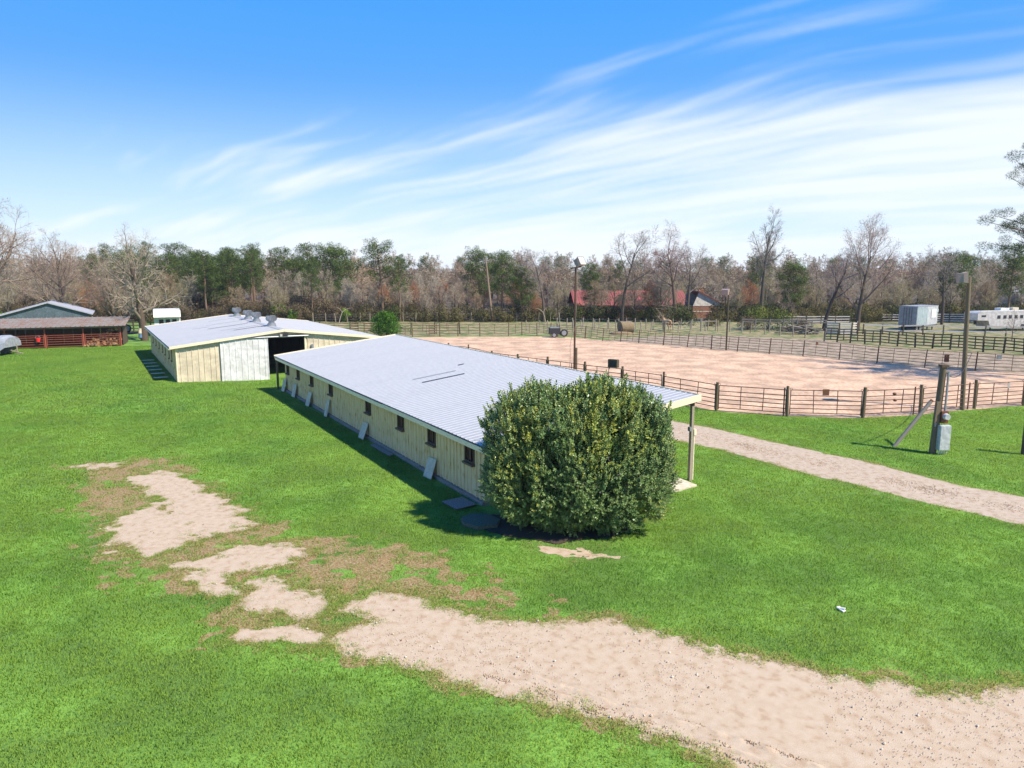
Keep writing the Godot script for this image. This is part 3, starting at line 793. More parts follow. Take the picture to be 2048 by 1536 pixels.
func vent_meshes() -> Array:
	var base := MB.new(); var head := MB.new()
	base.tube([Vector3(0, -0.12, 0), Vector3(0, 0.16, 0), Vector3(0, 0.2, 0), Vector3(0, 0.34, 0)], [0.34, 0.27, 0.20, 0.20], 14)
	var pts := []; var rad := []
	for i in 9:
		var a := PI * i / 8.0
		pts.append(Vector3(0, 0.52 - cos(a) * 0.20, 0)); rad.append(maxf(0.03, 0.20 + 0.12 * sin(a)) if i > 0 and i < 8 else (0.2 if i == 0 else 0.05))
	head.tube(pts, rad, 16, true)
	for k in 22:
		var a := TAU * k / 22.0
		var d := Vector3(cos(a), 0, sin(a)); var t := Vector3(-sin(a), 0, cos(a))
		var p := []
		for i in 6:
			var b := PI * (i + 0.6) / 6.2
			p.append(d * (0.215 + 0.13 * sin(b)) + Vector3(0, 0.52 - cos(b) * 0.19, 0) + t * 0.02 * i)
		for i in 5: head.quad(p[i], p[i] + t * 0.05 + d * 0.02, p[i + 1] + t * 0.05 + d * 0.02, p[i + 1], (d - t * 0.6).normalized())
	return [base.mesh(), head.mesh()]

func build_barn() -> void:
	var s := thing("gable_barn", "wide cream metal barn with low gable roof, white sliding door and four roof vents", "barn", Vector3(-24.93, 0, -51.53), YAW)
	var W := 16.4; var L := 23.77; var E := 2.60; var R := 3.56
	var sl := (R - E) / (W / 2)
	var roofline := func(q: float) -> float: return E - 0.05 + (W / 2 - absf(q + 0.42 - W / 2)) * sl
	# front wall z = -0.2; the wall starts at x = 0.42
	var op := [[6.55, 9.42, -0.5, 2.98]]
	siding(s, Transform3D(Basis(), Vector3(0.42, 0, -0.25)), 7.78, -0.5, roofline, 0.46, M.cream, [[6.55, 7.78, -0.5, 2.98]])
	siding(s, Transform3D(Basis(), Vector3(8.2, 0, -0.25)), 7.78, -0.5, func(q: float) -> float: return roofline.call(q + 7.78), 0.46, M.cream, [[0.0, 1.64, -0.5, 2.98]])
	block("corner_trim", Vector3(0.36, -0.5, -0.32), Vector3(0.44, 2.55, -0.20), M.cream_trim, s)
	# left wall with window openings
	var lw := Transform3D(Basis(Vector3(0, 0, 1), Vector3.UP, Vector3(-1, 0, 0)), Vector3(0.40, 0, -L + 0.2))
	var ops := []
	for u in [3.0, 6.2, 9.4, 12.7, 15.0, 18.0, 20.0]: ops.append([u, u + 0.6, 1.25, 2.1])
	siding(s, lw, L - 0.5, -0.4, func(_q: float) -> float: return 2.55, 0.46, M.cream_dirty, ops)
	var fm := frame_mesh(0.6, 0.85, 0.05, 0.05, 2)
	for o in ops:
		var wd := part("window", fm, M.dark_wood, s, lw * Transform3D(Basis(), Vector3(o[0] + 0.3, 1.675, -0.02)))
		part("sill", unit_box, M.sill_wood, wd, Transform3D(Basis.from_scale(Vector3(0.64, 0.05, 0.12)), Vector3(0, -0.45, 0.07)))
	var rw := Transform3D(Basis(Vector3(0, 0, -1), Vector3.UP, Vector3(1, 0, 0)), Vector3(W - 0.4, 0, -0.32))
	siding(s, rw, L - 0.5, -0.3, func(_q: float) -> float: return 2.55, 0.46, M.cream)
	siding(s, Transform3D(Basis(), Vector3(0.42, 0, -L + 0.2)), 7.78, -0.3, roofline, 0.46, M.cream)
	siding(s, Transform3D(Basis(), Vector3(8.2, 0, -L + 0.2)), 7.78, -0.3, func(q: float) -> float: return roofline.call(q + 7.78), 0.46, M.cream)
	# inside: aisle floor, stall fronts
	block("aisle_floor", Vector3(0.5, -0.45, -L + 0.3), Vector3(15.9, -0.30, -0.3), M.bare_soil, s)
	for i in 6:
		for x in [5.6, 11.2]:
			block("stall_front", Vector3(x, -0.3, -3.6 - i * 3.3), Vector3(x + 0.06, 2.3, -0.5 - i * 3.3), M.dark_wood, s)
	# roof
	roof_slope(s, -0.05, E, W / 2, R, 0.0, 26, 0.9144, [M.barn_steel, M.barn_steel, M.barn_steel_b], 0.305, 0.014)
	roof_slope(s, W + 0.05, E, W / 2, R, 0.0, 26, 0.9144, [M.barn_steel, M.barn_steel_b, M.barn_steel], 0.305, 0.014)
	var cap := MB.new()
	cap.quad(Vector3(W / 2 - 0.28, R - 0.005, 0.01), Vector3(W / 2, R + 0.035, 0.01), Vector3(W / 2, R + 0.035, -L), Vector3(W / 2 - 0.28, R - 0.005, -L), Vector3(-0.12, 1, 0).normalized())
	cap.quad(Vector3(W / 2 + 0.28, R - 0.005, 0.01), Vector3(W / 2, R + 0.035, 0.01), Vector3(W / 2, R + 0.035, -L), Vector3(W / 2 + 0.28, R - 0.005, -L), Vector3(0.12, 1, 0).normalized())
	part("ridge_cap", cap.mesh(), M.barn_steel, s)
	for k in 2:
		var a := Vector3(-0.05 if k == 0 else W + 0.05, E - 0.05, 0.02); var b := Vector3(W / 2, R - 0.05, 0.02)
		beam("rake_trim", a, b, 0.04, 0.20, M.cream_trim, s)
		beam("rake_trim", a + Vector3(0, 0, -L - 0.04), b + Vector3(0, 0, -L - 0.04), 0.04, 0.20, M.cream_trim, s)
	block("closure_strip", Vector3(0.0, 2.47, -L), Vector3(0.06, 2.585, -0.02), M.dark_gap, s)
	block("gutter", Vector3(-0.10, 2.40, -L), Vector3(-0.002, 2.50, 0.0), M.cream_trim, s)
	# sliding door and its track
	var dw := 3.46
	var door := part("sliding_door", sheet(dw, 0.0, 3.30, 3.30, 0.43, 0.04, 0.035), M.white_door, s, Transform3D(Basis(), Vector3(3.46, -0.36, -0.12)))
	part("door_edge", unit_box, M.white_door, door, Transform3D(Basis.from_scale(Vector3(0.05, 3.30, 0.07)), Vector3(dw - 0.01, 1.65, 0.0)))
	part("door_edge", unit_box, M.white_door, door, Transform3D(Basis.from_scale(Vector3(0.05, 3.30, 0.07)), Vector3(0.0, 1.65, 0.0)))
	pipe("door_track", Vector3(4.6, 3.02, -0.10), Vector3(10.1, 3.02, -0.10), 0.07, M.galvanized, s)
	block("door_jamb", Vector3(9.80, -0.4, -0.34), Vector3(9.90, 2.98, -0.18), M.cream_trim, s)
	var fl := block("flood_light", Vector3(8.0, 3.1, -0.2), Vector3(8.5, 3.24, 0.02), M.black, s)
	var l2 := part("lamp_head", unit_box, M.lamp_white, fl, Transform3D(Basis.from_scale(Vector3(0.35, 1.3, 0.8)), Vector3(-0.65, -0.2, 0.6)))
	block("meter_box", Vector3(10.3, 1.95, -0.2), Vector3(10.48, 2.3, -0.06), M.galvanized, s)
	# turbine vents along the ridge
	var vm := vent_meshes()
	for q in [-20.6, -14.8, -10.9, -4.8]:
		var v := part("turbine_vent", vm[0], M.galvanized, s, Transform3D(Basis.from_scale(Vector3.ONE * 1.22), Vector3(W / 2 + 0.1, R, q)))
		part("vent_head", vm[1], M.galvanized, v)
	# sealant lines on the left slope
	for q in [[5.4, 8.0, -5.6], [4.6, 7.6, -6.9], [4.0, 7.4, -10.2], [4.4, 7.6, -14.0], [5.2, 7.8, -18.2], [3.0, 4.4, -12.2]]:
		beam("sealant_strip", Vector3(q[0], E + (q[0] + 0.05) * sl + 0.024, q[2]), Vector3(q[1], E + (q[1] + 0.05) * sl + 0.024, q[2]), 0.09, 0.006, M.sealant, s)
	# boards lying along the left side
	var ord := ["nearest", "second", "third", "fourth", "fifth", "sixth"]
	for i in 6:
		var o := single("ground_board", unit_box, M.board, "pale board propped in the grass along the barn's shaded side, %s from the camera" % ord[i], "board", Vector3.ZERO, 0, "boards beside the barn")
		o.transform = s.transform * Transform3D(Basis(Vector3(0, 0, 1), 0.16).scaled(Vector3(0.9, 0.03, 0.4)), Vector3(-0.55, 0.12, -2.6 - i * 2.5))

# ---------------------------------------------------------------- fences
# pts are the posts [x, z]; rails run from post to post
func fence(called: String, label: String, pts: Array, o: Dictionary, group := "") -> Node3D:
	var r := RandomNumberGenerator.new(); r.seed = hash(label)
	var root := thing(called, label, "fence", Vector3(pts[0][0], 0, pts[0][1]), 0, group)
	var off := Vector3(pts[0][0], 0, pts[0][1])
	var lean: Vector3 = o.get("lean", Vector3.ZERO)
	var jit: float = o.get("jitter", 0.02)
	var heights: Array = o.rails
	for i in pts.size():
		var b := Vector3(pts[i][0], ground_y(pts[i][0], pts[i][1]), pts[i][1]) - off
		var h: float = o.h * r.randf_range(0.96, 1.04)
		var t := b + Vector3(r.randf_range(-jit, jit) * 2, h, r.randf_range(-jit, jit) * 2) + lean * h
		if o.get("round", true): post("post", b - Vector3(0, 0.1, 0), t, o.post_r * r.randf_range(0.85, 1.15), o.post_mat, root)
		else: beam("post", b - Vector3(0, 0.1, 0), t, o.post_r * 2, o.post_r * 2, o.post_mat, root)
		if i == pts.size() - 1: break
		var e := Vector3(pts[i + 1][0], 0, pts[i + 1][1]) - off
		var dir := (e - b)
		var gap: float = o.get("gap", 0.0)
		var a0 := b + dir.normalized() * gap; var b0 := e - dir.normalized() * gap
		var sag := r.randf_range(-jit, jit)
		for y in heights:
			var pa: Vector3 = a0 + Vector3(0, y + sag, 0) + lean * y; var pb: Vector3 = b0 + Vector3(0, y - sag, 0) + lean * y
			pa.y += r.randf_range(-jit, jit) * 0.5
			if o.get("pipe", true): pipe("rail", pa, pb, o.rail_r, o.rail_mat, root)
			else: beam("rail", pa, pb, 0.03, o.rail_r * 2, o.rail_mat, root)
		for k in int(o.get("uprights", 0)):
			var f: float = (k + 1.0) / (o.uprights + 1)
			var m := a0.lerp(b0, f)
			var j := Vector3(r.randf_range(-jit, jit), 0, r.randf_range(-jit, jit)) * 1.5
			pipe("upright", m + Vector3(0, heights[0], 0) + lean * heights[0], m + Vector3(0, heights[-1], 0) + lean * heights[-1] + j, o.rail_r, o.rail_mat, root)
		if o.get("ends", false):
			for m in [a0, b0]:
				pipe("end_upright", m + Vector3(0, heights[0] - 0.1, 0) + lean * heights[0], m + Vector3(0, heights[-1], 0) + lean * heights[-1], o.rail_r * 1.1, o.rail_mat, root)
	return root

func along(a: Vector2, b: Vector2, n: int, wob := 0.0) -> Array:
	var out := []
	for i in n + 1:
		var p := a.lerp(b, float(i) / n)
		out.append([p.x + wob * sin(i * 2.1), p.y + wob * cos(i * 1.7)])
	return out

func build_fences() -> void:
	var rails6 := [0.22, 0.46, 0.70, 0.94, 1.20, 1.52]
	var near := [[-7.54, -65.51], [-5.67, -63.66], [-3.85, -61.91], [-1.64, -57.93], [0.47, -55.09], [2.66, -52.82], [5.20, -50.16], [7.47, -47.6], [9.60, -44.6], [11.93, -40.77], [15.47, -39.16], [19.51, -38.74], [23.27, -39.73], [27.41, -41.38], [31.00, -42.34], [35.2, -44.0]]
	var nf := fence("arena_fence", "rusty pipe panel fence with wooden posts on the near side of the sand arena", near, {"h": 1.72, "rails": rails6, "post_r": 0.085, "rail_r": 0.024, "post_mat": M.post_wood, "rail_mat": M.rust_pipe, "uprights": 2, "gap": 0.12, "ends": true, "jitter": 0.03})
	# steel post beside each joint near the gates
	for q in [[15.3, -39.3], [22.8, -39.6], [26.9, -41.2]]:
		pipe("steel_post", Vector3(q[0], 0, q[1]) - nf.position, Vector3(q[0], 1.62, q[1]) - nf.position, 0.04, M.rust_pipe, nf)
	for q in near.slice(8, 15):
		for sx in [-0.14, 0.14]:
			var t := TorusMesh.new(); t.inner_radius = 0.05; t.outer_radius = 0.075; t.rings = 10; t.ring_segments = 5
			part("hinge_loop", t, M.rust_pipe, nf, Transform3D(Basis(Vector3(1, 0, 0), PI / 2), Vector3(q[0] + sx, 1.56, q[1]) - nf.position))
	part("number_plate", unit_box, M.rust_plate, nf, Transform3D(Basis.from_scale(Vector3(0.36, 0.34, 0.02)), Vector3(17.45, 1.42, -38.91) - nf.position))
	part("tag_plate", unit_box, M.lamp_white, nf, Transform3D(Basis.from_scale(Vector3(0.10, 0.30, 0.02)), Vector3(29.7, 1.32, -41.93) - nf.position))
	for q in [Vector3(21.45, 1.28, -39.24), Vector3(21.5, 0.92, -39.24)]:
		var sp := SphereMesh.new(); sp.radius = 0.11; sp.height = 0.16; sp.radial_segments = 8; sp.rings = 4
		part("rope_knot", sp, M.rust_plate, nf, Transform3D(Basis(), q - nf.position))
	var far := [[5.71, -88.98], [8.92, -86.59], [10.66, -83.40], [12.64, -82.49], [14.43, -80.72], [16.75, -78.47], [18.96, -76.60], [20.93, -74.33], [22.92, -71.95], [25.38, -69.72], [28.03, -68.03], [30.26, -65.26], [32.37, -62.53], [34.96, -59.69], [37.97, -57.68], [41.13, -55.80], [44.5, -54.0]]
	var ff := fence("arena_fence", "rusty pipe panel fence leaning outward on the far side of the sand arena", far, {"h": 1.56, "rails": [0.2, 0.46, 0.72, 0.98, 1.24, 1.48], "post_r": 0.055, "rail_r": 0.02, "post_mat": M.rust_pipe, "rail_mat": M.rust_pipe, "uprights": 2, "gap": 0.06, "lean": Vector3(0.1, 0, -0.08), "jitter": 0.03})
	part("red_marker", unit_box, M.rust_plate, ff, Transform3D(Basis.from_scale(Vector3(0.22, 0.26, 0.03)), Vector3(28.9, 1.35, -67.05) - ff.position))
	part("feed_box", unit_box, M.rust_plate, ff, Transform3D(Basis.from_scale(Vector3(0.30, 0.62, 0.2)), Vector3(36.2, 0.95, -58.75) - ff.position))
	part("grey_plate", unit_box, M.galvanized, ff, Transform3D(Basis.from_scale(Vector3(0.42, 0.36, 0.02)), Vector3(39.3, 1.25, -56.9) - ff.position))
	fence("end_fence", "pipe and wooden post fence closing the far end of the sand arena", [[-13.6, -84.0], [-12.49, -88.98], [-9.11, -89.68], [-6.86, -90.04], [-4.05, -89.68], [-0.44, -90.04], [1.29, -91.13], [3.2, -90.6], [4.88, -90.3], [5.71, -88.98]], {"h": 1.7, "rails": [0.35, 0.75, 1.12, 1.48], "post_r": 0.07, "rail_r": 0.022, "post_mat": M.post_wood, "rail_mat": M.rust_pipe, "uprights": 1, "jitter": 0.05})
	fence("pen_fence", "dark wooden and pipe pen fence behind the barn's right end", [[-30.5, -93.5], [-25.5, -93.8], [-21.3, -93.4], [-17.5, -93.0], [-13.2, -92.6], [-10.2, -93.4], [-6.9, -94.0]], {"h": 1.6, "rails": [0.4, 0.75, 1.1, 1.42], "post_r": 0.08, "rail_r": 0.03, "post_mat": M.dark_rail, "rail_mat": M.rust_pipe, "uprights": 1, "jitter": 0.05})
	for g in [[Vector2(-21.2, -93.2), "wooden board gate standing open behind the young pine, left leaf"], [Vector2(-19.6, -93.9), "wooden board gate standing open behind the young pine, right leaf"], [Vector2(-10.6, -90.6), "weathered board gate leaf ajar at the far end of the arena"]]:
		var gt := thing("board_gate", g[1], "gate", Vector3(g[0].x, 0, g[0].y), 0.3)
		for y in [0.3, 0.62, 0.94, 1.26]: block("board", Vector3(0, y, 0), Vector3(1.05, y + 0.15, 0.035), M.old_wood, gt)
		for x in [0.02, 0.98]: block("stile", Vector3(x - 0.05, 0.0 if x < 0.5 else 0.22, 0.036), Vector3(x + 0.05, 1.5, 0.08), M.old_wood, gt)
	# wire fence of cedar posts along the woods
	var wires := {"h": 1.55, "rails": [0.5, 0.9, 1.3], "post_r": 0.075, "rail_r": 0.008, "post_mat": M.pale_post, "rail_mat": M.galvanized, "jitter": 0.09}
	var pw := []
	for q in along(Vector2(-32, -114.6), Vector2(-14, -116.8), 10, 0.15): pw.append(q)
	for q in along(Vector2(-12.2, -117), Vector2(8, -117.2), 11, 0.15): pw.append(q)
	fence("post_and_wire_fence", "thin pale post and wire fence along the woods left of the tall lamp pole", pw, wires)
	fence("post_and_wire_fence", "pale cedar post and wire fence in front of the dark thicket and red-roofed house", along(Vector2(6.5, -103.0), Vector2(27.5, -99.0), 17, 0.2), wires)
	fence("post_and_wire_fence", "second row of grey posts right behind the hay bale", along(Vector2(2.0, -97.5), Vector2(20.5, -95.9), 12, 0.2), wires)
	fence("post_and_wire_fence", "pale post and wire fence between the horse and the log pile", [[20.65, -95.75], [22.5, -96.1], [24.23, -96.56], [26.72, -98.23], [28.4, -97.8], [29.92, -97.39], [31.0, -95.6], [31.60, -94.15], [33.0, -92.6], [34.45, -91.13], [35.4, -89.2], [36.22, -87.60], [36.62, -83.09]], wires)
	# H brace
	var hb := thing("h_brace", "pale wooden H-shaped fence brace right of the tan horse", "fence brace", Vector3(26.0, 0, -97.6))
	for x in [0.0, 2.0]: post("post", Vector3(x, -0.1, 0), Vector3(x, 1.7, 0), 0.09, M.pale_post, hb)
	post("crosspiece", Vector3(0.0, 1.35, 0.02), Vector3(2.0, 1.4, 0.02), 0.06, M.pale_post, hb)
	# dark five-rail fence at right
	var wf := []
	var wp := [Vector2(36.62, -83.09), Vector2(38.82, -81.30), Vector2(41.10, -79.02), Vector2(43.51, -76.34), Vector2(46.06, -74.33), Vector2(47.98, -71.95), Vector2(50.56, -69.72), Vector2(54.0, -66.6)]
	for i in wp.size() - 1:
		for k in 2: wf.append([wp[i].lerp(wp[i + 1], k / 2.0).x, wp[i].lerp(wp[i + 1], k / 2.0).y])
	fence("rail_fence", "dark weathered five-rail wooden fence between arena track and truck", wf, {"h": 1.62, "rails": [0.3, 0.62, 0.93, 1.24, 1.54], "post_r": 0.065, "rail_r": 0.055, "post_mat": M.dark_rail, "rail_mat": M.dark_rail, "pipe": false, "uprights": 1, "round": false, "jitter": 0.05})
	# whitish plank fences
	var white := {"h": 1.35, "rails": [0.35, 0.75, 1.15], "post_r": 0.06, "rail_r": 0.075, "post_mat": M.dark_rail, "rail_mat": M.white_rail, "pipe": false, "round": false, "jitter": 0.03}
	fence("plank_fence", "whitish plank fence farthest back behind the log pile", along(Vector2(43.8, -119.5), Vector2(58.0, -119.5), 5), white)
	fence("plank_fence", "whitish plank fence in the middle behind the log pile", along(Vector2(41.8, -112.0), Vector2(53.2, -112.0), 5), white)
	fence("plank_fence", "white plank fence left behind the parked box trailer", along(Vector2(60.8, -117), Vector2(64.0, -117), 2), white)
	fence("plank_fence", "white four-plank fence between the box trailer and the horse trailer", along(Vector2(68.0, -115), Vector2(78.0, -114), 4), {"h": 1.5, "rails": [0.3, 0.65, 1.0, 1.35], "post_r": 0.06, "rail_r": 0.08, "post_mat": M.dark_rail, "rail_mat": M.white_rail, "pipe": false, "round": false})
	fence("plank_fence", "curved lavender-white five-plank pen behind the dark rail fence", [[41.0, -92.6], [42.3, -91.6], [43.8, -91.6], [45.0, -92.6], [45.8, -94.2]], {"h": 1.6, "rails": [0.25, 0.58, 0.9, 1.22, 1.5], "post_r": 0.07, "rail_r": 0.085, "post_mat": M.dark_rail, "rail_mat": M.white_rail, "pipe": false, "round": false, "jitter": 0.05})
	fence("plank_fence", "long white plank fence in front of the box trailer and the horse trailer", along(Vector2(46.0, -93.0), Vector2(65.0, -89.5), 8), {"h": 1.35, "rails": [0.55, 1.2], "post_r": 0.06, "rail_r": 0.085, "post_mat": M.dark_rail, "rail_mat": M.white_rail, "pipe": false, "round": false, "jitter": 0.05})
	fence("plank_fence", "grey weathered two-plank fence before the thicket left of the log pile", along(Vector2(31.5, -97.5), Vector2(42.0, -95.0), 6), {"h": 1.75, "rails": [1.35, 1.65], "post_r": 0.06, "rail_r": 0.07, "post_mat": M.gray_wood, "rail_mat": M.gray_wood, "pipe": false, "round": false, "jitter": 0.06})
	# left yard fence
	fence("board_fence", "brown board fence behind the big bare tree at left", along(Vector2(-52, -93.5), Vector2(-38, -92.0), 6), {"h": 1.6, "rails": [0.35, 0.75, 1.15, 1.5], "post_r": 0.07, "rail_r": 0.08, "post_mat": M.dark_rail, "rail_mat": M.old_wood, "pipe": false, "round": false})
	# wooden fence whose end shows at the right edge
	var rf := thing("wooden_fence", "dark wooden rail fence end post at the right edge of the lawn", "fence", Vector3(22.75, 0, -30.7))
	beam("post", Vector3(0, -0.1, 0), Vector3(0, 2.1, 0), 0.17, 0.17, M.dark_wood, rf)
	for y in [0.85, 1.22, 1.6, 1.95]: beam("rail", Vector3(-0.16, y, 0.11), Vector3(4.2, y, 1.9), 0.05, 0.17, M.dark_wood, rf)
	beam("post", Vector3(4.1, -0.1, 1.75), Vector3(4.1, 2.0, 1.75), 0.17, 0.17, M.dark_wood, rf)

# ---------------------------------------------------------------- yard objects
func flood_pole(at: Vector3, h: float, r: float, mt: Material, label: String, box_turn: float, tilt: float, arm: bool, stub := 0.0, lean := Vector3.ZERO) -> void:
	var t := thing("light_pole", label, "light pole", at, 0, "arena light poles")
	post("pole", Vector3(0, -0.2, 0), Vector3(0, h, 0) + lean, r, mt, t)
	if stub > 0: beam("stub_post", Vector3(0.13, -0.1, 0.02), Vector3(0.13, stub, 0.02), 0.14, 0.14, M.post_wood, t)
	var top := Vector3(0, h, 0) + lean
	if arm:
		beam("cross_arm", top + Vector3(-0.38, -0.06, 0), top + Vector3(0.4, 0.06, 0), 0.09, 0.09, M.rust_pipe, t)
		beam("arm_bolt", top + Vector3(-0.36, -0.05, 0), top + Vector3(-0.36, 0.14, 0), 0.03, 0.03, M.rust_pipe, t)
		# a wire hangs down the pole
		var mb := MB.new()
		var p := []; var rr := []
		for i in 15:
			var f := i / 14.0
			p.append(Vector3(0.1 + 0.10 * sin(f * 9.0) * f - 0.5 * smoothstep(0.55, 0.8, f), h - f * (h - 1.2), 0.08)); rr.append(0.014)
		mb.tube(p, rr, 4)
		part("loose_wire", mb.mesh(), M.pale_post, t)
	var b := Basis(Vector3.UP, box_turn) * Basis(Vector3(1, 0, 0), tilt)
	var mb2 := MB.new()
	mb2.box(Vector3(-0.32, -0.2, -0.26), Vector3(0.32, 0.34, 0.0))
	for s in [-1.0, 1.0]:
		mb2.quad(Vector3(-0.32, -0.2 if s < 0 else 0.34, 0), Vector3(0.32, -0.2 if s < 0 else 0.34, 0), Vector3(0.38, -0.25 if s < 0 else 0.39, 0.22), Vector3(-0.38, -0.25 if s < 0 else 0.39, 0.22), Vector3(0, s, 0.2).normalized())
		mb2.quad(Vector3(0.32 * s, -0.2, 0), Vector3(0.32 * s, 0.34, 0), Vector3(0.38 * s, 0.39, 0.22), Vector3(0.38 * s, -0.25, 0.22), Vector3(s, 0, 0.2).normalized())
	var o := Vector3(0.32, 0.32, 0) if arm else Vector3(-0.36, -0.12, 0)
	var hd := part("lamp_housing", mb2.mesh(), M.lamp_box, t, Transform3D(b, top + o))
	part("lens", unit_box, M.lamp_white, hd, Transform3D(Basis.from_scale(Vector3(0.72, 0.6, 0.02)), Vector3(0, 0.07, 0.205)))
	pipe("bracket", top + o + Vector3(0, -0.22, 0), top + Vector3(0.05, -0.5 if not arm else 0.02, 0), 0.03, M.lamp_white, t)

func wheel(parent: Node, at: Vector3, r: float, w: float, turn := 0.0) -> void:
	var t := TorusMesh.new(); t.outer_radius = r; t.inner_radius = r * 0.62; t.rings = 20; t.ring_segments = 8
	var o := part("wheel", t, M.rubber, parent, Transform3D(Basis(Vector3.UP, turn) * Basis(Vector3(1, 0, 0), PI / 2), at))
	var c := CylinderMesh.new(); c.top_radius = r * 0.6; c.bottom_radius = r * 0.6; c.height = w * 0.6; c.radial_segments = 14; c.rings = 1
	part("rim", c, M.galvanized, o)

func horse_mesh(c: Color, dark: Color) -> ArrayMesh:
	var mb := MB.new()
	mb.col = c
	# barrel along x, head towards +x
	mb.tube([Vector3(-0.86, 1.2, 0), Vector3(-0.75, 1.22, 0), Vector3(-0.45, 1.2, 0), Vector3(0, 1.14, 0), Vector3(0.45, 1.17, 0), Vector3(0.7, 1.2, 0), Vector3(0.82, 1.18, 0)], [0.06, 0.25, 0.33, 0.34, 0.32, 0.24, 0.1], 12, true)
	mb.tube([Vector3(0.6, 1.25, 0), Vector3(0.85, 1.5, 0), Vector3(1.05, 1.78, 0)], [0.26, 0.17, 0.12], 9, true)
	mb.tube([Vector3(0.98, 1.85, 0), Vector3(1.15, 1.78, 0), Vector3(1.38, 1.56, 0), Vector3(1.5, 1.45, 0)], [0.08, 0.13, 0.09, 0.07], 8, true)
	for s in [-1.0, 1.0]:
		mb.tube([Vector3(1.0, 1.88, 0.06 * s), Vector3(1.0, 2.03, 0.07 * s)], [0.04, 0.01], 5)
		mb.tube([Vector3(0.55, 1.1, 0.15 * s), Vector3(0.58, 0.62, 0.15 * s), Vector3(0.57, 0.55, 0.15 * s), Vector3(0.57, 0.16, 0.15 * s), Vector3(0.6, 0.0, 0.15 * s)], [0.15, 0.07, 0.065, 0.045, 0.075], 7, true)
		mb.tube([Vector3(-0.6, 1.15, 0.16 * s), Vector3(-0.52, 0.78, 0.16 * s), Vector3(-0.72, 0.52, 0.16 * s), Vector3(-0.68, 0.16, 0.16 * s), Vector3(-0.64, 0.0, 0.16 * s)], [0.24, 0.12, 0.065, 0.045, 0.075], 7, true)
	mb.col = dark
	mb.tube([Vector3(-0.84, 1.35, 0), Vector3(-0.98, 1.1, 0), Vector3(-0.98, 0.55, 0)], [0.04, 0.07, 0.03], 6)
	mb.tube([Vector3(0.97, 1.95, 0), Vector3(0.8, 1.65, 0), Vector3(0.58, 1.46, 0)], [0.03, 0.05, 0.03], 5)
	return mb.mesh()

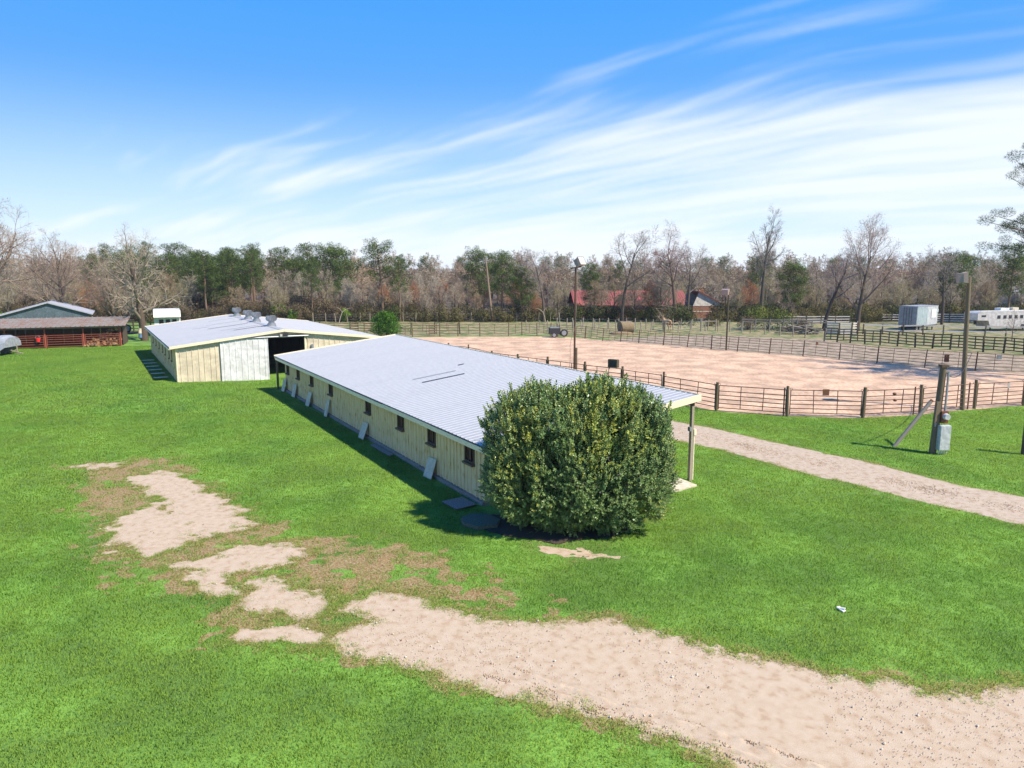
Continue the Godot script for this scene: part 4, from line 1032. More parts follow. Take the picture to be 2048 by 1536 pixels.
func build_yard() -> void:
	flood_pole(Vector3(4.55, 0, -51.4), 8.35, 0.075, M.rust_pipe, "rusty pipe light pole with tilted flood lamp at the near arena fence", 0.9, -0.5, true, 2.6)
	flood_pole(Vector3(22.3, 0, -73.6), 6.05, 0.09, M.dark_rail, "thin dark light pole with small flood lamp at the far arena fence", 2.6, -0.1, false)
	flood_pole(Vector3(26.5, 0, -41.05), 7.75, 0.13, M.old_wood, "tall wooden light pole with rusty flood lamp near the right edge", 1.2, -0.1, false, 0.0, Vector3(-0.37, 0, 0))
	# meter pole
	var m := thing("meter_pole", "short leaning wooden pole with electric meter and tall grey panel box on the lawn", "utility pole", Vector3(18.86, 0, -31.0))
	post("pole", Vector3(0, -0.2, 0), Vector3(0.2, 3.9, -0.1), 0.15, M.post_wood, m)
	beam("side_post", Vector3(-0.12, -0.1, 0.14), Vector3(0.0, 2.35, 0.12), 0.2, 0.14, M.old_wood, m)
	pipe("conduit", Vector3(0.30, 1.9, 0.14), Vector3(0.36, 3.7, 0.05), 0.045, M.galvanized, m)
	block("pole_cap", Vector3(0.05, 3.87, -0.25), Vector3(0.36, 3.98, 0.06), M.dark_wood, m)
	block("meter_socket", Vector3(0.10, 1.42, 0.16), Vector3(0.40, 1.95, 0.28), M.rust_plate, m)
	var mc := CylinderMesh.new(); mc.top_radius = 0.12; mc.bottom_radius = 0.15; mc.height = 0.16; mc.radial_segments = 18
	part("meter", mc, M.panel_gray, m, Transform3D(Basis(Vector3(1, 0, 0), PI / 2), Vector3(0.28, 1.72, 0.36)))
	var pb := block("panel_box", Vector3(0.0, 0.22, 0.22), Vector3(0.46, 1.34, 0.46), M.panel_gray, m)
	part("panel_door", unit_box, M.panel_gray, pb, Transform3D(Basis.from_scale(Vector3(0.92, 0.96, 0.06)), Vector3(0, 0, 0.53)))
	for i in 4: pipe("conduit_stub", Vector3(0.06 + 0.11 * i, 0, 0.34), Vector3(0.06 + 0.11 * i, 0.24, 0.34), 0.03, M.panel_gray, m)
	pipe("ground_wire", Vector3(-0.1, 1.25, 0.2), Vector3(-0.1, 1.4, 0.2), 0.04, M.galvanized, m)
	# drooping wire to the light pole
	var wire := MB.new()
	var wp := []; var wr := []
	for i in 13:
		var f := i / 12.0
		wp.append(Vector3(19.12, 3.75, -31.1).lerp(Vector3(26.7, 3.4, -41.0), f) + Vector3(0, -1.6 * 4 * f * (1 - f) * 0.5, 0)); wr.append(0.018)
	wire.tube(wp, wr, 5)
	single("drooping_wire", wire.mesh(), M.black, "black wire drooping from the meter pole to the tall wooden light pole", "wire")
	var lp := thing("leaning_pipe", "grey pipe propped at a slant left of the meter pole", "pipe", Vector3(17.76, 0, -32.2))
	pipe("tube", Vector3(0, -0.05, 0), Vector3(1.78, 2.05, -0.4), 0.085, M.gray_wood, lp)
	pipe("broken_end", Vector3(1.75, 2.01, -0.395), Vector3(1.84, 2.12, -0.41), 0.075, M.rust_plate, lp)
	# by the near post
	var sl := single("concrete_pad", unit_box, M.board, "pale concrete pad at the foot of the stable's corner post", "slab")
	sl.transform = Transform3D(Basis(Vector3.UP, YAW).scaled(Vector3(1.3, 0.08, 1.6)), Vector3(6.1, 0.03, -26.2))
	var lit := MB.new()
	lit.box(Vector3(-0.05, 0, -0.1), Vector3(0.05, 0.03, 0.1), Transform3D(Basis(Vector3(0, 1, 0), 0.5) * Basis(Vector3(1, 0, 0), 0.2), Vector3.ZERO))
	lit.box(Vector3(-0.03, 0.03, -0.05), Vector3(0.03, 0.05, 0.1), Transform3D(Basis(Vector3(0, 1, 0), 0.9) * Basis(Vector3(1, 0, 0), -0.2), Vector3.ZERO))
	single("litter_scrap", lit.mesh(), M.white_paint, "small crumpled white scrap lying on the front lawn", "litter", Vector3(7.87, 0.03, -15.94))
	# speaker box on the near fence
	var sb := thing("fence_box", "dark green box hanging on top of the near arena fence", "box", Vector3(6.95, 0, -48.45), -0.7)
	block("shell", Vector3(-0.36, 1.55, -0.2), Vector3(0.36, 2.1, 0.1), M.dark_rail, sb)
	block("opening", Vector3(-0.22, 1.62, 0.101), Vector3(0.26, 2.0, 0.115), M.black, sb)
	beam("hook", Vector3(-0.3, 1.4, -0.05), Vector3(-0.3, 1.6, -0.05), 0.03, 0.03, M.rust_pipe, sb)
	# cart at the far corner of the arena
	var ct := thing("water_cart", "small black cart with a wheel at the far arena corner", "cart", Vector3(5.5, 0, -88.2), 0.1)
	block("tank", Vector3(-0.9, 0.45, -0.5), Vector3(0.45, 1.2, 0.5), M.black, ct)
	block("lid", Vector3(-0.8, 1.2, -0.4), Vector3(0.35, 1.28, 0.4), M.galvanized, ct)
	wheel(ct, Vector3(0.9, 0.62, 0.55), 0.48, 0.2); wheel(ct, Vector3(-0.35, 0.35, 0.6), 0.35, 0.2)
	block("arena_drag", Vector3(0.4, 0.35, -0.3), Vector3(1.3, 0.5, 0.4), M.black, ct)
	# hay bale, horses
	var hb := MB.new()
	var hp := []; var hr := []
	for i in 7: hp.append(Vector3(-0.85 + 1.7 * i / 6.0, 0.85 + 0.04 * sin(i * 2.0), 0)); hr.append(0.82 + 0.05 * cos(i * 2.7))
	hb.tube(hp, hr, 18, true)
	var hay := thing("hay_bale", "big round straw-coloured hay bale behind the far arena fence", "hay bale", Vector3(15.0, 0, -93.6), 0.3)
	part("bale", hb.mesh(), M.hay, hay)
	var sp := SphereMesh.new(); sp.radius = 1.0; sp.height = 0.8; sp.is_hemisphere = true; sp.radial_segments = 14; sp.rings = 5
	part("loose_hay", sp, M.hay, hay, Transform3D(Basis.from_scale(Vector3(1.6, 0.6, 1.2)), Vector3(-0.7, 0, 0.2)))
	var h1 := thing("horse", "tan horse standing behind the cedar post fence right of the hay bale", "horse", Vector3(21.5, 0, -98.6), 1.9)
	part("body", horse_mesh(Color(0.42, 0.27, 0.15), Color(0.20, 0.13, 0.08)), M.hide, h1)
	h1.scale = Vector3.ONE * 1.05
	var h2 := thing("horse", "brown horse standing in the shade of the hay shelter", "horse", Vector3(-53.4, 0, -75.4), 2.6)
	part("body", horse_mesh(Color(0.20, 0.10, 0.05), Color(0.05, 0.03, 0.02)), M.hide, h2)

func build_left_yard() -> void:
	# hay and wood shelter
	var s := thing("hay_shelter", "open-front shelter with rusty ribbed roof and red pipe gates at far left", "shelter", Vector3(-56.3, 0, -72.6), 0.38)
	var L := 14.4
	for i in 5:
		post("post", Vector3(0.1 + i * 3.55, -0.1, 0), Vector3(0.1 + i * 3.55, 2.2, 0), 0.09, M.red_pipe, s)
		post("back_post", Vector3(0.1 + i * 3.55, -0.1, -4.6), Vector3(0.1 + i * 3.55, 2.7, -4.6), 0.08, M.dark_wood, s)
	for i in 16: block("back_board", Vector3(-0.1 + i * 0.91, 0.05, -4.75), Vector3(0.79 + i * 0.91, 2.7, -4.7), M.dark_wood, s)
	for x in [0.0, L - 0.05]: block("side_wall", Vector3(x, 0.05, -4.6), Vector3(x + 0.05, 2.2, -1.2), M.dark_wood, s)
	beam("header", Vector3(-0.2, 2.16, 0), Vector3(L + 0.2, 2.16, 0), 0.07, 0.2, M.gray_wood, s)
	var run := Vector3(0, 0.72, -5.3)
	for i in 17:
		var b := Basis(Vector3(1, 0, 0), run.normalized(), Vector3(1, 0, 0).cross(run.normalized()))
		part("roof_panel", sheet(0.9, 0.0, run.length(), run.length(), 0.45, 0.05, 0.06), M.rust_roof, s, Transform3D(b, Vector3(-0.4 + i * 0.9, 2.27, 0.55)))
	for k in 4:
		var g := part("gate", frame_mesh(3.3, 1.25, 0.05, 0.03, 0), M.red_pipe, s, Transform3D(Basis(), Vector3(1.9 + k * 3.55, 0.78, 0.02)))
		for y in [-0.35, -0.1, 0.15, 0.38]: part("rail", unit_pipe, M.red_pipe, g, Transform3D(Basis(Vector3(0, 0, 1), PI / 2) * Basis.from_scale(Vector3(0.03, 3.2, 0.03)), Vector3(0, y, 0)))
	var hay_r := RandomNumberGenerator.new(); hay_r.seed = 4
	var bk := thing("bucket", "bright red bucket hung on the shelter's middle pipe gate", "bucket", s.transform * Vector3(6.6, 0.95, 0.2), 0.38)
	var cy := CylinderMesh.new(); cy.top_radius = 0.24; cy.bottom_radius = 0.17; cy.height = 0.42; cy.radial_segments = 16
	part("pail", cy, M.red_bucket, bk)
	var tr := TorusMesh.new(); tr.inner_radius = 0.22; tr.outer_radius = 0.25; tr.rings = 16; tr.ring_segments = 5
	part("handle", tr, M.galvanized, bk, Transform3D(Basis(Vector3(1, 0, 0), PI / 2), Vector3(0, 0.2, 0)))
	# split firewood heaped in the right bay
	var wp := thing("firewood_pile", "heap of split orange firewood in the right bay of the shelter", "firewood", s.transform * Vector3(13.0, 0, -0.9), 0.38)
	var cl := CylinderMesh.new(); cl.top_radius = 0.5; cl.bottom_radius = 0.5; cl.height = 1.0; cl.radial_segments = 7; cl.rings = 1
	for i in 110:
		var f := hay_r.randf()
		var x := hay_r.randf_range(-2.2, 1.2)
		var hmax := clampf(2.1 * (x + 2.3) / 3.0, 0.15, 2.0)
		var y := hay_r.randf() * hmax
		part("log", cl, M.log_cut if i % 3 else M.log_bark, wp, Transform3D(Basis(Vector3(0, 1, 0), hay_r.randf_range(-0.6, 0.6)) * Basis(Vector3(1, 0, 0), PI / 2 + hay_r.randf_range(-0.3, 0.3)) * Basis.from_scale(Vector3(0.26, 0.5, 0.22) * hay_r.randf_range(0.8, 1.2)), Vector3(x, y + 0.12, 0.75 - y * 0.45 + hay_r.randf_range(-0.25, 0.1))))
	# blue-grey gable building behind
	var b := thing("blue_building", "blue-grey gable building behind the hay shelter", "building", Vector3(-59.8, 0, -92.0), 0.5)
	var mb := MB.new()
	mb.quad(Vector3(-7, 0, 0), Vector3(4.4, 0, 0), Vector3(4.4, 2.6, 0), Vector3(-7, 2.0, 0), Vector3.BACK)
	mb.flat(Vector3(-7, 2.0, 0), Vector3(4.4, 2.6, 0), Vector3(0, 4.1, 0), Vector3.BACK)
	mb.quad(Vector3(4.4, 0, 0), Vector3(4.4, 0, -9), Vector3(4.4, 2.6, -9), Vector3(4.4, 2.6, 0), Vector3.RIGHT)
	mb.quad(Vector3(-7, 0, 0), Vector3(-7, 0, -9), Vector3(-7, 2.0, -9), Vector3(-7, 2.0, 0), Vector3.LEFT)
	mb.quad(Vector3(-7, 0, -9), Vector3(4.4, 0, -9), Vector3(4.4, 2.6, -9), Vector3(-7, 2.0, -9), Vector3.FORWARD)
	part("wall", mb.mesh(), M.blue_wall, b)
	beam("roof_slope", Vector3(4.9, 2.55, -4.5), Vector3(-0.02, 4.16, -4.5), 9.6, 0.14, M.blue_roof, b)
	beam("roof_slope", Vector3(-7.6, 1.95, -4.5), Vector3(-0.06, 4.16, -4.5), 9.6, 0.14, M.blue_roof, b)
	for i in 11: block("batten", Vector3(-6.4 + i * 1.0, 0.1, 0.0), Vector3(-6.36 + i * 1.0, 2.2 + 1.75 * (1.0 - absf(-6.4 + i * 1.0) / 7.2), 0.03), M.blue_wall, b)
	# tarp-covered trailer
	var tp := thing("covered_trailer", "grey tarp-covered trailer at the left edge", "trailer", Vector3(-49.0, 0, -69.4), 0.08)
	var tm := MB.new()
	var rows := []
	var r := RandomNumberGenerator.new(); r.seed = 8
	for i in 15:
		var f := i / 14.0
		var x := -6.0 + 6.05 * f
		var hem := 0.02 if f < 0.8 else 0.02 + (f - 0.8) * 4.0
		var top := 1.95 - 0.25 * (1 - f) + (0.0 if f < 0.93 else -(f - 0.93) * 3.0)
		var row := []
		for k in 13:
			var a := k / 12.0
			var zz := cos(PI * a); var yy := sin(PI * a)
			var zp := signf(zz) * pow(absf(zz), 0.55) * (1.1 + 0.25 * (1 - yy)) + r.randf_range(-0.05, 0.05)
			var yp := lerpf(hem, top, pow(yy, 0.5)) + r.randf_range(-0.03, 0.03)
			row.append(Vector3(x, yp, zp))
		rows.append(row)
	for i in 14:
		for k in 12:
			var p: Vector3 = rows[i][k]; var q: Vector3 = rows[i + 1][k]; var u: Vector3 = rows[i + 1][k + 1]; var w: Vector3 = rows[i][k + 1]
			var nn := (u - p).cross(q - w).normalized()
			if nn.dot((p + u) / 2 - Vector3((p.x + u.x) / 2, 0.7, 0)) < 0: nn = -nn
			tm.quad(p, q, u, w, nn)
	for k in 11: tm.flat(rows[14][0], rows[14][k + 1], rows[14][k + 2 if k < 11 else 12], Vector3.RIGHT)
	part("tarp", tm.mesh(), M.tarp, tp)
	wheel(tp, Vector3(-0.75, 0.38, 1.0), 0.38, 0.2); wheel(tp, Vector3(-3.6, 0.38, 1.0), 0.38, 0.2)
	beam("drawbar", Vector3(-0.3, 0.5, 0), Vector3(0.95, 0.12, 0.1), 0.08, 0.1, M.pale_post, tp)
	beam("jack_leg", Vector3(0.45, 0, 0.05), Vector3(0.4, 1.1, 0.05), 0.07, 0.07, M.pale_post, tp)
	# cart by the tree, pedestal grill, sack on the trunk
	var c := thing("utility_trailer", "old dark utility trailer with spare wheel beside the big bare tree", "trailer", Vector3(-48.3, 0, -87.0), 0.0)
	block("bed", Vector3(-1.4, 0.55, -0.7), Vector3(2.1, 0.75, 0.7), M.black, c)
	block("chest", Vector3(-1.35, 0.75, -0.4), Vector3(-0.45, 1.6, 0.4), M.black, c)
	block("crate", Vector3(-0.35, 0.75, -0.5), Vector3(0.75, 1.45, 0.5), M.galvanized, c)
	wheel(c, Vector3(1.35, 1.25, 0.3), 0.5, 0.2); wheel(c, Vector3(0.2, 0.38, 0.75), 0.36, 0.2)
	var gr := thing("barrel_grill", "black post-mounted grill on the grass left of the big bare tree", "grill", Vector3(-44.9, 0, -80.2))
	post("stand", Vector3(0, -0.1, 0), Vector3(0, 0.9, 0), 0.06, M.black, gr)
	block("firebox", Vector3(-0.32, 0.9, -0.22), Vector3(0.32, 1.3, 0.22), M.black, gr)
	var sk := thing("hanging_sack", "pale sack over blue cloth hung against the big bare tree's trunk", "sack", Vector3(-43.6, 0, -83.15))
	post("blue_cloth", Vector3(0, 0.45, 0), Vector3(0, 0.95, 0), 0.19, M.blue_cloth, sk)
	post("pale_sack", Vector3(0, 0.95, 0.02), Vector3(0, 1.55, 0.0), 0.2, M.board, sk)
	# camper behind the barn
	var v := thing("white_camper", "white camper trailer showing above the barn roof's left end", "camper", Vector3(-43.6, 0, -90.0), 0.46)
	var vb := MB.new()
	vb.box(Vector3(-1.5, 0.6, -6.0), Vector3(1.5, 2.85, 0.0))
	part("body", vb.mesh(), M.white_paint, v)
	var cap := MB.new()
	cap.quad(Vector3(-1.55, 2.45, 0.55), Vector3(1.55, 2.45, 0.55), Vector3(1.55, 3.25, -0.2), Vector3(-1.55, 3.25, -0.2), Vector3(0, 0.6, 1).normalized())
	cap.quad(Vector3(-1.55, 2.45, 0.55), Vector3(1.55, 2.45, 0.55), Vector3(1.5, 2.3, 0.02), Vector3(-1.5, 2.3, 0.02), Vector3.DOWN)
	cap.box(Vector3(-1.55, 2.851, -6.0), Vector3(1.55, 3.25, -0.2))
	part("roof_cap", cap.mesh(), M.white_paint, v)
	for x in [-0.95, -0.2, 0.55]: block("window", Vector3(x, 1.45, 0.0), Vector3(x + 0.5, 2.15, 0.03), M.glass_dark, v)
	block("side_window", Vector3(1.5, 1.5, -2.0), Vector3(1.53, 2.2, -1.0), M.glass_dark, v)
	wheel(v, Vector3(1.3, 0.38, -3.2), 0.38, 0.25, PI / 2); wheel(v, Vector3(-1.3, 0.38, -3.2), 0.38, 0.25, PI / 2)

func build_right_yard() -> void:
	# box trailer (container on a chassis)
	var c := thing("box_trailer", "white corrugated box container on a dark chassis with grey rear doors", "container", Vector3(55.2, 0, -97.0), 0.628)
	var wallm := sheet(1.01, 0.0, 2.58, 2.58, 0.34, 0.07, 0.05)
	for i in 6: part("side_panel", wallm, M.container_teal if i < 3 else M.container_white, c, Transform3D(Basis(), Vector3(i * 1.01, 0.80, 0)))
	block("roof", Vector3(0, 3.38, -2.44), Vector3(6.06, 3.44, 0.05), M.container_gray, c)
	block("floor", Vector3(0, 0.70, -2.44), Vector3(6.06, 0.80, 0.05), M.black, c)
	block("far_side", Vector3(0, 0.8, -2.44), Vector3(6.06, 3.38, -2.38), M.container_white, c)
	block("front_end", Vector3(6.0, 0.8, -2.38), Vector3(6.06, 3.38, 0), M.container_white, c)
	for i in 2:
		var d := block("rear_door", Vector3(-0.04, 0.82, -2.40 + i * 1.2), Vector3(0.0, 3.36, -1.22 + i * 1.2), M.container_gray, c)
	for zz in [-1.75, -1.4, -1.02, -0.7]: pipe("lock_rod", Vector3(-0.07, 0.85, zz), Vector3(-0.07, 3.3, zz), 0.025, M.black, c)
	block("logo_panel", Vector3(4.05, 1.75, 0.055), Vector3(5.5, 2.95, 0.065), M.white_paint, c)
	block("teal_patch", Vector3(5.55, 2.45, 0.055), Vector3(6.05, 2.95, 0.065), M.container_teal, c)
	block("chassis", Vector3(0.1, 0.45, -1.9), Vector3(6.0, 0.70, -0.5), M.black, c)
	for x in [0.7, 1.7]:
		for zz in [-2.1, -0.3]: wheel(c, Vector3(x, 0.45, zz), 0.45, 0.3)
	block("bumper", Vector3(-0.1, 0.35, -2.3), Vector3(0.0, 0.5, -0.1), M.black, c)
	for x in [3.9, 5.4]: block("landing_leg", Vector3(x, 0, -0.4), Vector3(x + 0.12, 0.7, -0.28), M.black, c)
	# gooseneck horse trailer
	var t := thing("horse_trailer", "long silver-white gooseneck horse trailer with a row of dark windows", "horse trailer", Vector3(66.4, 0, -97.5), 0.22)
	var mb := MB.new()
	var prof := [Vector2(-3.1, 1.55), Vector2(-3.1, 2.5), Vector2(-2.75, 2.72), Vector2(8.5, 2.78), Vector2(8.5, 0.55), Vector2(-0.9, 0.55), Vector2(-1.3, 1.5)]
	for i in prof.size():
		var a: Vector2 = prof[i]; var b: Vector2 = prof[(i + 1) % prof.size()]
		var nn := Vector3(-(b.y - a.y), b.x - a.x, 0).normalized()
		mb.quad(Vector3(a.x, a.y, 0), Vector3(b.x, b.y, 0), Vector3(b.x, b.y, -2.3), Vector3(a.x, a.y, -2.3), nn)
	for zz in [0.0, -2.3]:
		var nn := Vector3(0, 0, 1 if zz == 0.0 else -1)
		mb.quad(Vector3(-3.1, 1.55, zz), Vector3(-3.1, 2.5, zz), Vector3(-2.75, 2.72, zz), Vector3(-1.3, 1.5, zz), nn)
		mb.quad(Vector3(-2.75, 2.72, zz), Vector3(8.5, 2.78, zz), Vector3(8.5, 0.55, zz), Vector3(-1.3, 1.5, zz), nn)
		mb.flat(Vector3(-1.3, 1.5, zz), Vector3(8.5, 0.55, zz), Vector3(-0.9, 0.55, zz), nn)
	part("body", mb.mesh(), M.trailer_skin, t)
	block("roof_rail", Vector3(-2.7, 2.74, -0.05), Vector3(8.5, 2.86, 0.02), M.white_paint, t)
	block("air_conditioner", Vector3(1.2, 2.86, -1.6), Vector3(2.6, 3.15, -0.6), M.white_paint, t)
	block("roof_vent", Vector3(3.4, 2.86, -1.6), Vector3(4.4, 3.2, -0.8), M.board, t)
	block("nose_window", Vector3(-2.5, 2.0, 0.0), Vector3(-1.8, 2.25, 0.03), M.glass_dark, t)
	for x in [0.1, 1.1, 2.0, 2.95, 3.9, 4.85, 5.8]: block("window", Vector3(x, 1.75, 0.0), Vector3(x + 0.5, 2.2, 0.03), M.glass_dark, t)
	block("fender", Vector3(4.2, 0.5, 0.0), Vector3(6.9, 0.95, 0.06), M.black, t)
	for x in [4.9, 6.0]: wheel(t, Vector3(x, 0.4, -0.05), 0.4, 0.25)
	block("gooseneck_hitch", Vector3(-2.4, 0.9, -1.3), Vector3(-2.2, 1.55, -1.0), M.black, t)
	block("jack_leg", Vector3(-0.6, 0, -0.4), Vector3(-0.48, 0.6, -0.28), M.black, t)
	# small shed roof at the far right
	gable("garden_shed", "small grey-roofed shed behind the horse trailer at the right edge", Vector3(88.5, 0, -112.0), 0.2, 7.0, 5.0, 1.9, 3.1, M.house_white, M.barn_steel)
	gable("hillside_house", "white-roofed building half hidden in the woods at the right edge", Vector3(101, 0, -136.0), 0.0, 8.0, 8.0, 3.2, 5.2, M.house_white, M.white_paint)
	# red-roofed house in the trees
	var h := thing("brick_house", "brick house with long red metal roof and pale gable, half hidden by trees", "house", Vector3(11.5, 0, -128.5), 0.06)
	block("front_wall", Vector3(0, 0, -0.2), Vector3(20.5, 2.2, 0.0), M.house_brick, h)
	block("back_wall", Vector3(0, 0, -9.2), Vector3(20.5, 2.2, -9.0), M.house_brick, h)
	block("end_wall", Vector3(0, 0, -9.0), Vector3(0.2, 2.2, -0.2), M.house_brick, h)
	block("end_wall", Vector3(20.3, 0, -9.0), Vector3(20.5, 2.2, -0.2), M.house_brick, h)
	var run := Vector3(0, 2.5, -5.0)
	for i in 23:
		var bs := Basis(Vector3(1, 0, 0), run.normalized(), Vector3(1, 0, 0).cross(run.normalized()))
		part("roof_panel", sheet(0.92, 0.0, run.length(), run.length(), 0.46, 0.04, 0.04), M.red_roof, h, Transform3D(bs, Vector3(-0.35 + i * 0.92, 2.15, 0.4)))
	beam("back_roof", Vector3(10.2, 4.63, -4.6), Vector3(10.2, 2.1, -9.6), 21.0, 0.1, M.red_roof, h)
	# gable wing at the right
	for x in [3.0, 8.0, 13.5]:
		var wd := block("window", Vector3(x, 0.8, 0.0), Vector3(x + 1.2, 2.0, 0.04), M.glass_dark, h)
	block("wing_wall", Vector3(20.6, 0, -4.0), Vector3(25.6, 2.2, 2.6), M.house_brick, h)
	var gm := MB.new()
	gm.flat(Vector3(20.6, 2.1, 2.65), Vector3(26.6, 2.1, 2.65), Vector3(21.6, 4.6, 2.65), Vector3.BACK)
	var gm2 := MB.new()
	gm2.flat(Vector3(20.6, 2.1, -4.05), Vector3(26.6, 2.1, -4.05), Vector3(21.6, 4.6, -4.05), Vector3.FORWARD)
	part("gable_wall", gm.mesh(), M.house_white, h)
	part("gable_wall", gm2.mesh(), M.house_white, h)
	beam("wing_roof", Vector3(26.8, 2.05, -0.7), Vector3(21.55, 4.68, -0.7), 7.4, 0.1, M.red_roof, h)
	block("belt_course", Vector3(20.58, 1.05, 2.6), Vector3(25.62, 1.18, 2.64), M.house_white, h)
	# log pile
	var lp := thing("log_pile", "heap of bleached grey logs and posts in front of the thicket", "log pile", Vector3(37.6, 0, -93.0))
	var r := RandomNumberGenerator.new(); r.seed = 21
	for i in 34:
		var p := Vector3(r.randf_range(-1.6, 2.2), r.randf_range(0.1, 1.1), r.randf_range(-0.8, 0.8))
		var d := Vector3(r.randf_range(0.6, 1.0), r.randf_range(-0.25, 0.25), r.randf_range(-0.5, 0.5)).normalized() * r.randf_range(0.8, 1.6)
		if p.y - absf(d.y) < 0.05: p.y = absf(d.y) + 0.08
		post("log", p - d, p + d, r.randf_range(0.05, 0.11), M.gray_wood if i % 3 else M.dark_rail, lp)

func gable(called: String, label: String, at: Vector3, turn: float, w: float, d: float, e: float, rdg: float, wall: Material, roof: Material) -> void:
	var h := thing(called, label, "building", at, turn)
	var mb := MB.new()
	for zz in [0.0, -d]:
		var nn := Vector3(0, 0, 1 if zz == 0.0 else -1)
		mb.quad(Vector3(-w / 2, 0, zz), Vector3(w / 2, 0, zz), Vector3(w / 2, e, zz), Vector3(-w / 2, e, zz), nn)
	for s in [-1.0, 1.0]:
		mb.quad(Vector3(s * w / 2, 0, 0), Vector3(s * w / 2, 0, -d), Vector3(s * w / 2, e, -d), Vector3(s * w / 2, e, 0), Vector3(s, 0, 0))
		mb.flat(Vector3(s * w / 2, e, 0), Vector3(s * w / 2, e, -d), Vector3(s * w / 2, rdg - 0.1, -d / 2), Vector3(s, 0, 0))
	part("wall", mb.mesh(), wall, h)
	beam("roof_slope", Vector3(0, e - 0.1, 0.35), Vector3(0, rdg, -d / 2 - 0.03), w + 0.6, 0.1, roof, h)
	beam("roof_slope", Vector3(0, e - 0.1, -d - 0.35), Vector3(0, rdg, -d / 2 + 0.03), w + 0.6, 0.1, roof, h)

# ---------------------------------------------------------------- trees
func rand_dir(r: RandomNumberGenerator) -> Vector3:
	var z := r.randf_range(-1, 1); var a := r.randf() * TAU; var q := sqrt(1 - z * z)
	return Vector3(q * cos(a), z, q * sin(a))

# recursive bare tree; p describes the kind
func grow(wood: MB, twigs: MB, r: RandomNumberGenerator, at: Vector3, dir: Vector3, length: float, rad: float, lvl: int, p: Dictionary) -> void:
	var last: int = p.levels
	var seg := 5 if lvl == 0 else (4 if lvl == 1 else (3 if lvl < last else 2))
	var pts := [at]; var rr := [rad]
	var d := dir
	for i in seg:
		d = (d + rand_dir(r) * p.wander * (0.5 + 0.35 * lvl) + Vector3.UP * p.up * (0.0 if lvl == 0 else 1.0) + (p.lean if lvl == 0 else Vector3.ZERO)).normalized()
		at += d * length / seg
		pts.append(at)
		rr.append(maxf(rad * lerpf(1.0, p.taper if lvl == 0 else 0.32, (i + 1.0) / seg), 0.006))
	if lvl >= last:
		var k := r.randf_range(0.85, 1.15)
		twigs.col = Color(p.twig.r * k, p.twig.g * k, p.twig.b * k)
		for i in seg:
			var s: Vector3 = d.cross(rand_dir(r)).normalized() * p.twig_w
			twigs.flat(pts[i] - s, pts[i] + s, pts[i + 1], (d.cross(rand_dir(r)).normalized() + Vector3.UP * 0.25).normalized())
			var s2: Vector3 = pts[i] + (pts[i + 1] - pts[i]).rotated(rand_dir(r), r.randf_range(0.4, 0.9)) * 0.8
			twigs.flat(pts[i] - s * 0.8, pts[i] + s * 0.8, s2, (d.cross(rand_dir(r)).normalized() + Vector3.UP * 0.25).normalized())
		if p.buds > 0 and r.randf() < p.buds:
			twigs.col = Color(p.bud.r * k, p.bud.g * k, p.bud.b * k)
			for i in 3:
				var c: Vector3 = pts[-1] + rand_dir(r) * 0.16
				var a := rand_dir(r) * 0.075
				twigs.flat(c, c + a, c + a.rotated(rand_dir(r), 1.1), rand_dir(r).lerp(Vector3.UP, 0.4).normalized())
		return
	var tgt := wood if lvl == 0 else twigs
	tgt.col = p.bark.lerp(p.twig, clampf(lvl / 3.0, 0, 1))
	tgt.tube(pts, rr, [8, 6, 4, 3, 3][lvl])
	var n: int = p.kids[lvl]
	var az := r.randf() * TAU
	for k in n:
		var f := lerpf(p.first if lvl == 0 else 0.22, 1.0, (k + r.randf() * 0.9) / n)
		var q := f * seg
		var i := mini(int(q), seg - 1)
		var pos: Vector3 = pts[i].lerp(pts[i + 1], q - i)
		var lr: float = lerpf(rr[i], rr[i + 1], q - i)
		var t: Vector3 = (pts[i + 1] - pts[i]).normalized()
		az += 2.4 + r.randf_range(-0.5, 0.5)
		var x := t.cross(Vector3.RIGHT if absf(t.x) < 0.8 else Vector3.UP).normalized(); var y := t.cross(x)
		var ang := deg_to_rad(r.randf_range(p.ang[0], p.ang[1]))
		if k == n - 1 and lvl < 2: ang *= 0.35
		var nd := t * cos(ang) + (x * cos(az) + y * sin(az)) * sin(ang)
		var l: float = length * p.ratio[lvl] * r.randf_range(0.75, 1.2) * (1.15 - 0.45 * f)
		grow(wood, twigs, r, pos, nd, l, maxf(lr * 0.58, 0.008), lvl + 1, p)

func make_bare(called: String, seed_: int, h: float, over := {}) -> Node3D:
	var p := {"levels": 4, "wander": 0.13, "up": 0.05, "lean": Vector3.ZERO, "taper": 0.35, "first": 0.32, "kids": [9, 7, 7, 8], "ratio": [0.46, 0.52, 0.5, 0.95], "ang": [28.0, 62.0], "bark": Color(0.13, 0.10, 0.075), "twig": Color(0.33, 0.265, 0.21), "twig_w": 0.014, "buds": 0.0, "bud": Color(0.3, 0.1, 0.05), "r": 0.024}
	p.merge(over, true)
	var r := RandomNumberGenerator.new(); r.seed = seed_
	var wood := MB.new(); var tw := MB.new()
	grow(wood, tw, r, Vector3(0, -0.15, 0), Vector3.UP, h * 0.72, h * p.r, 0, p)
	var o := Node3D.new()
	o.name = called
	o.set_meta("base", called)
	o.set_meta("category", "tree")
	part("trunk", wood.mesh(), M.bark, o)
	part("crown", tw.mesh(), M.twig, o)
	return o

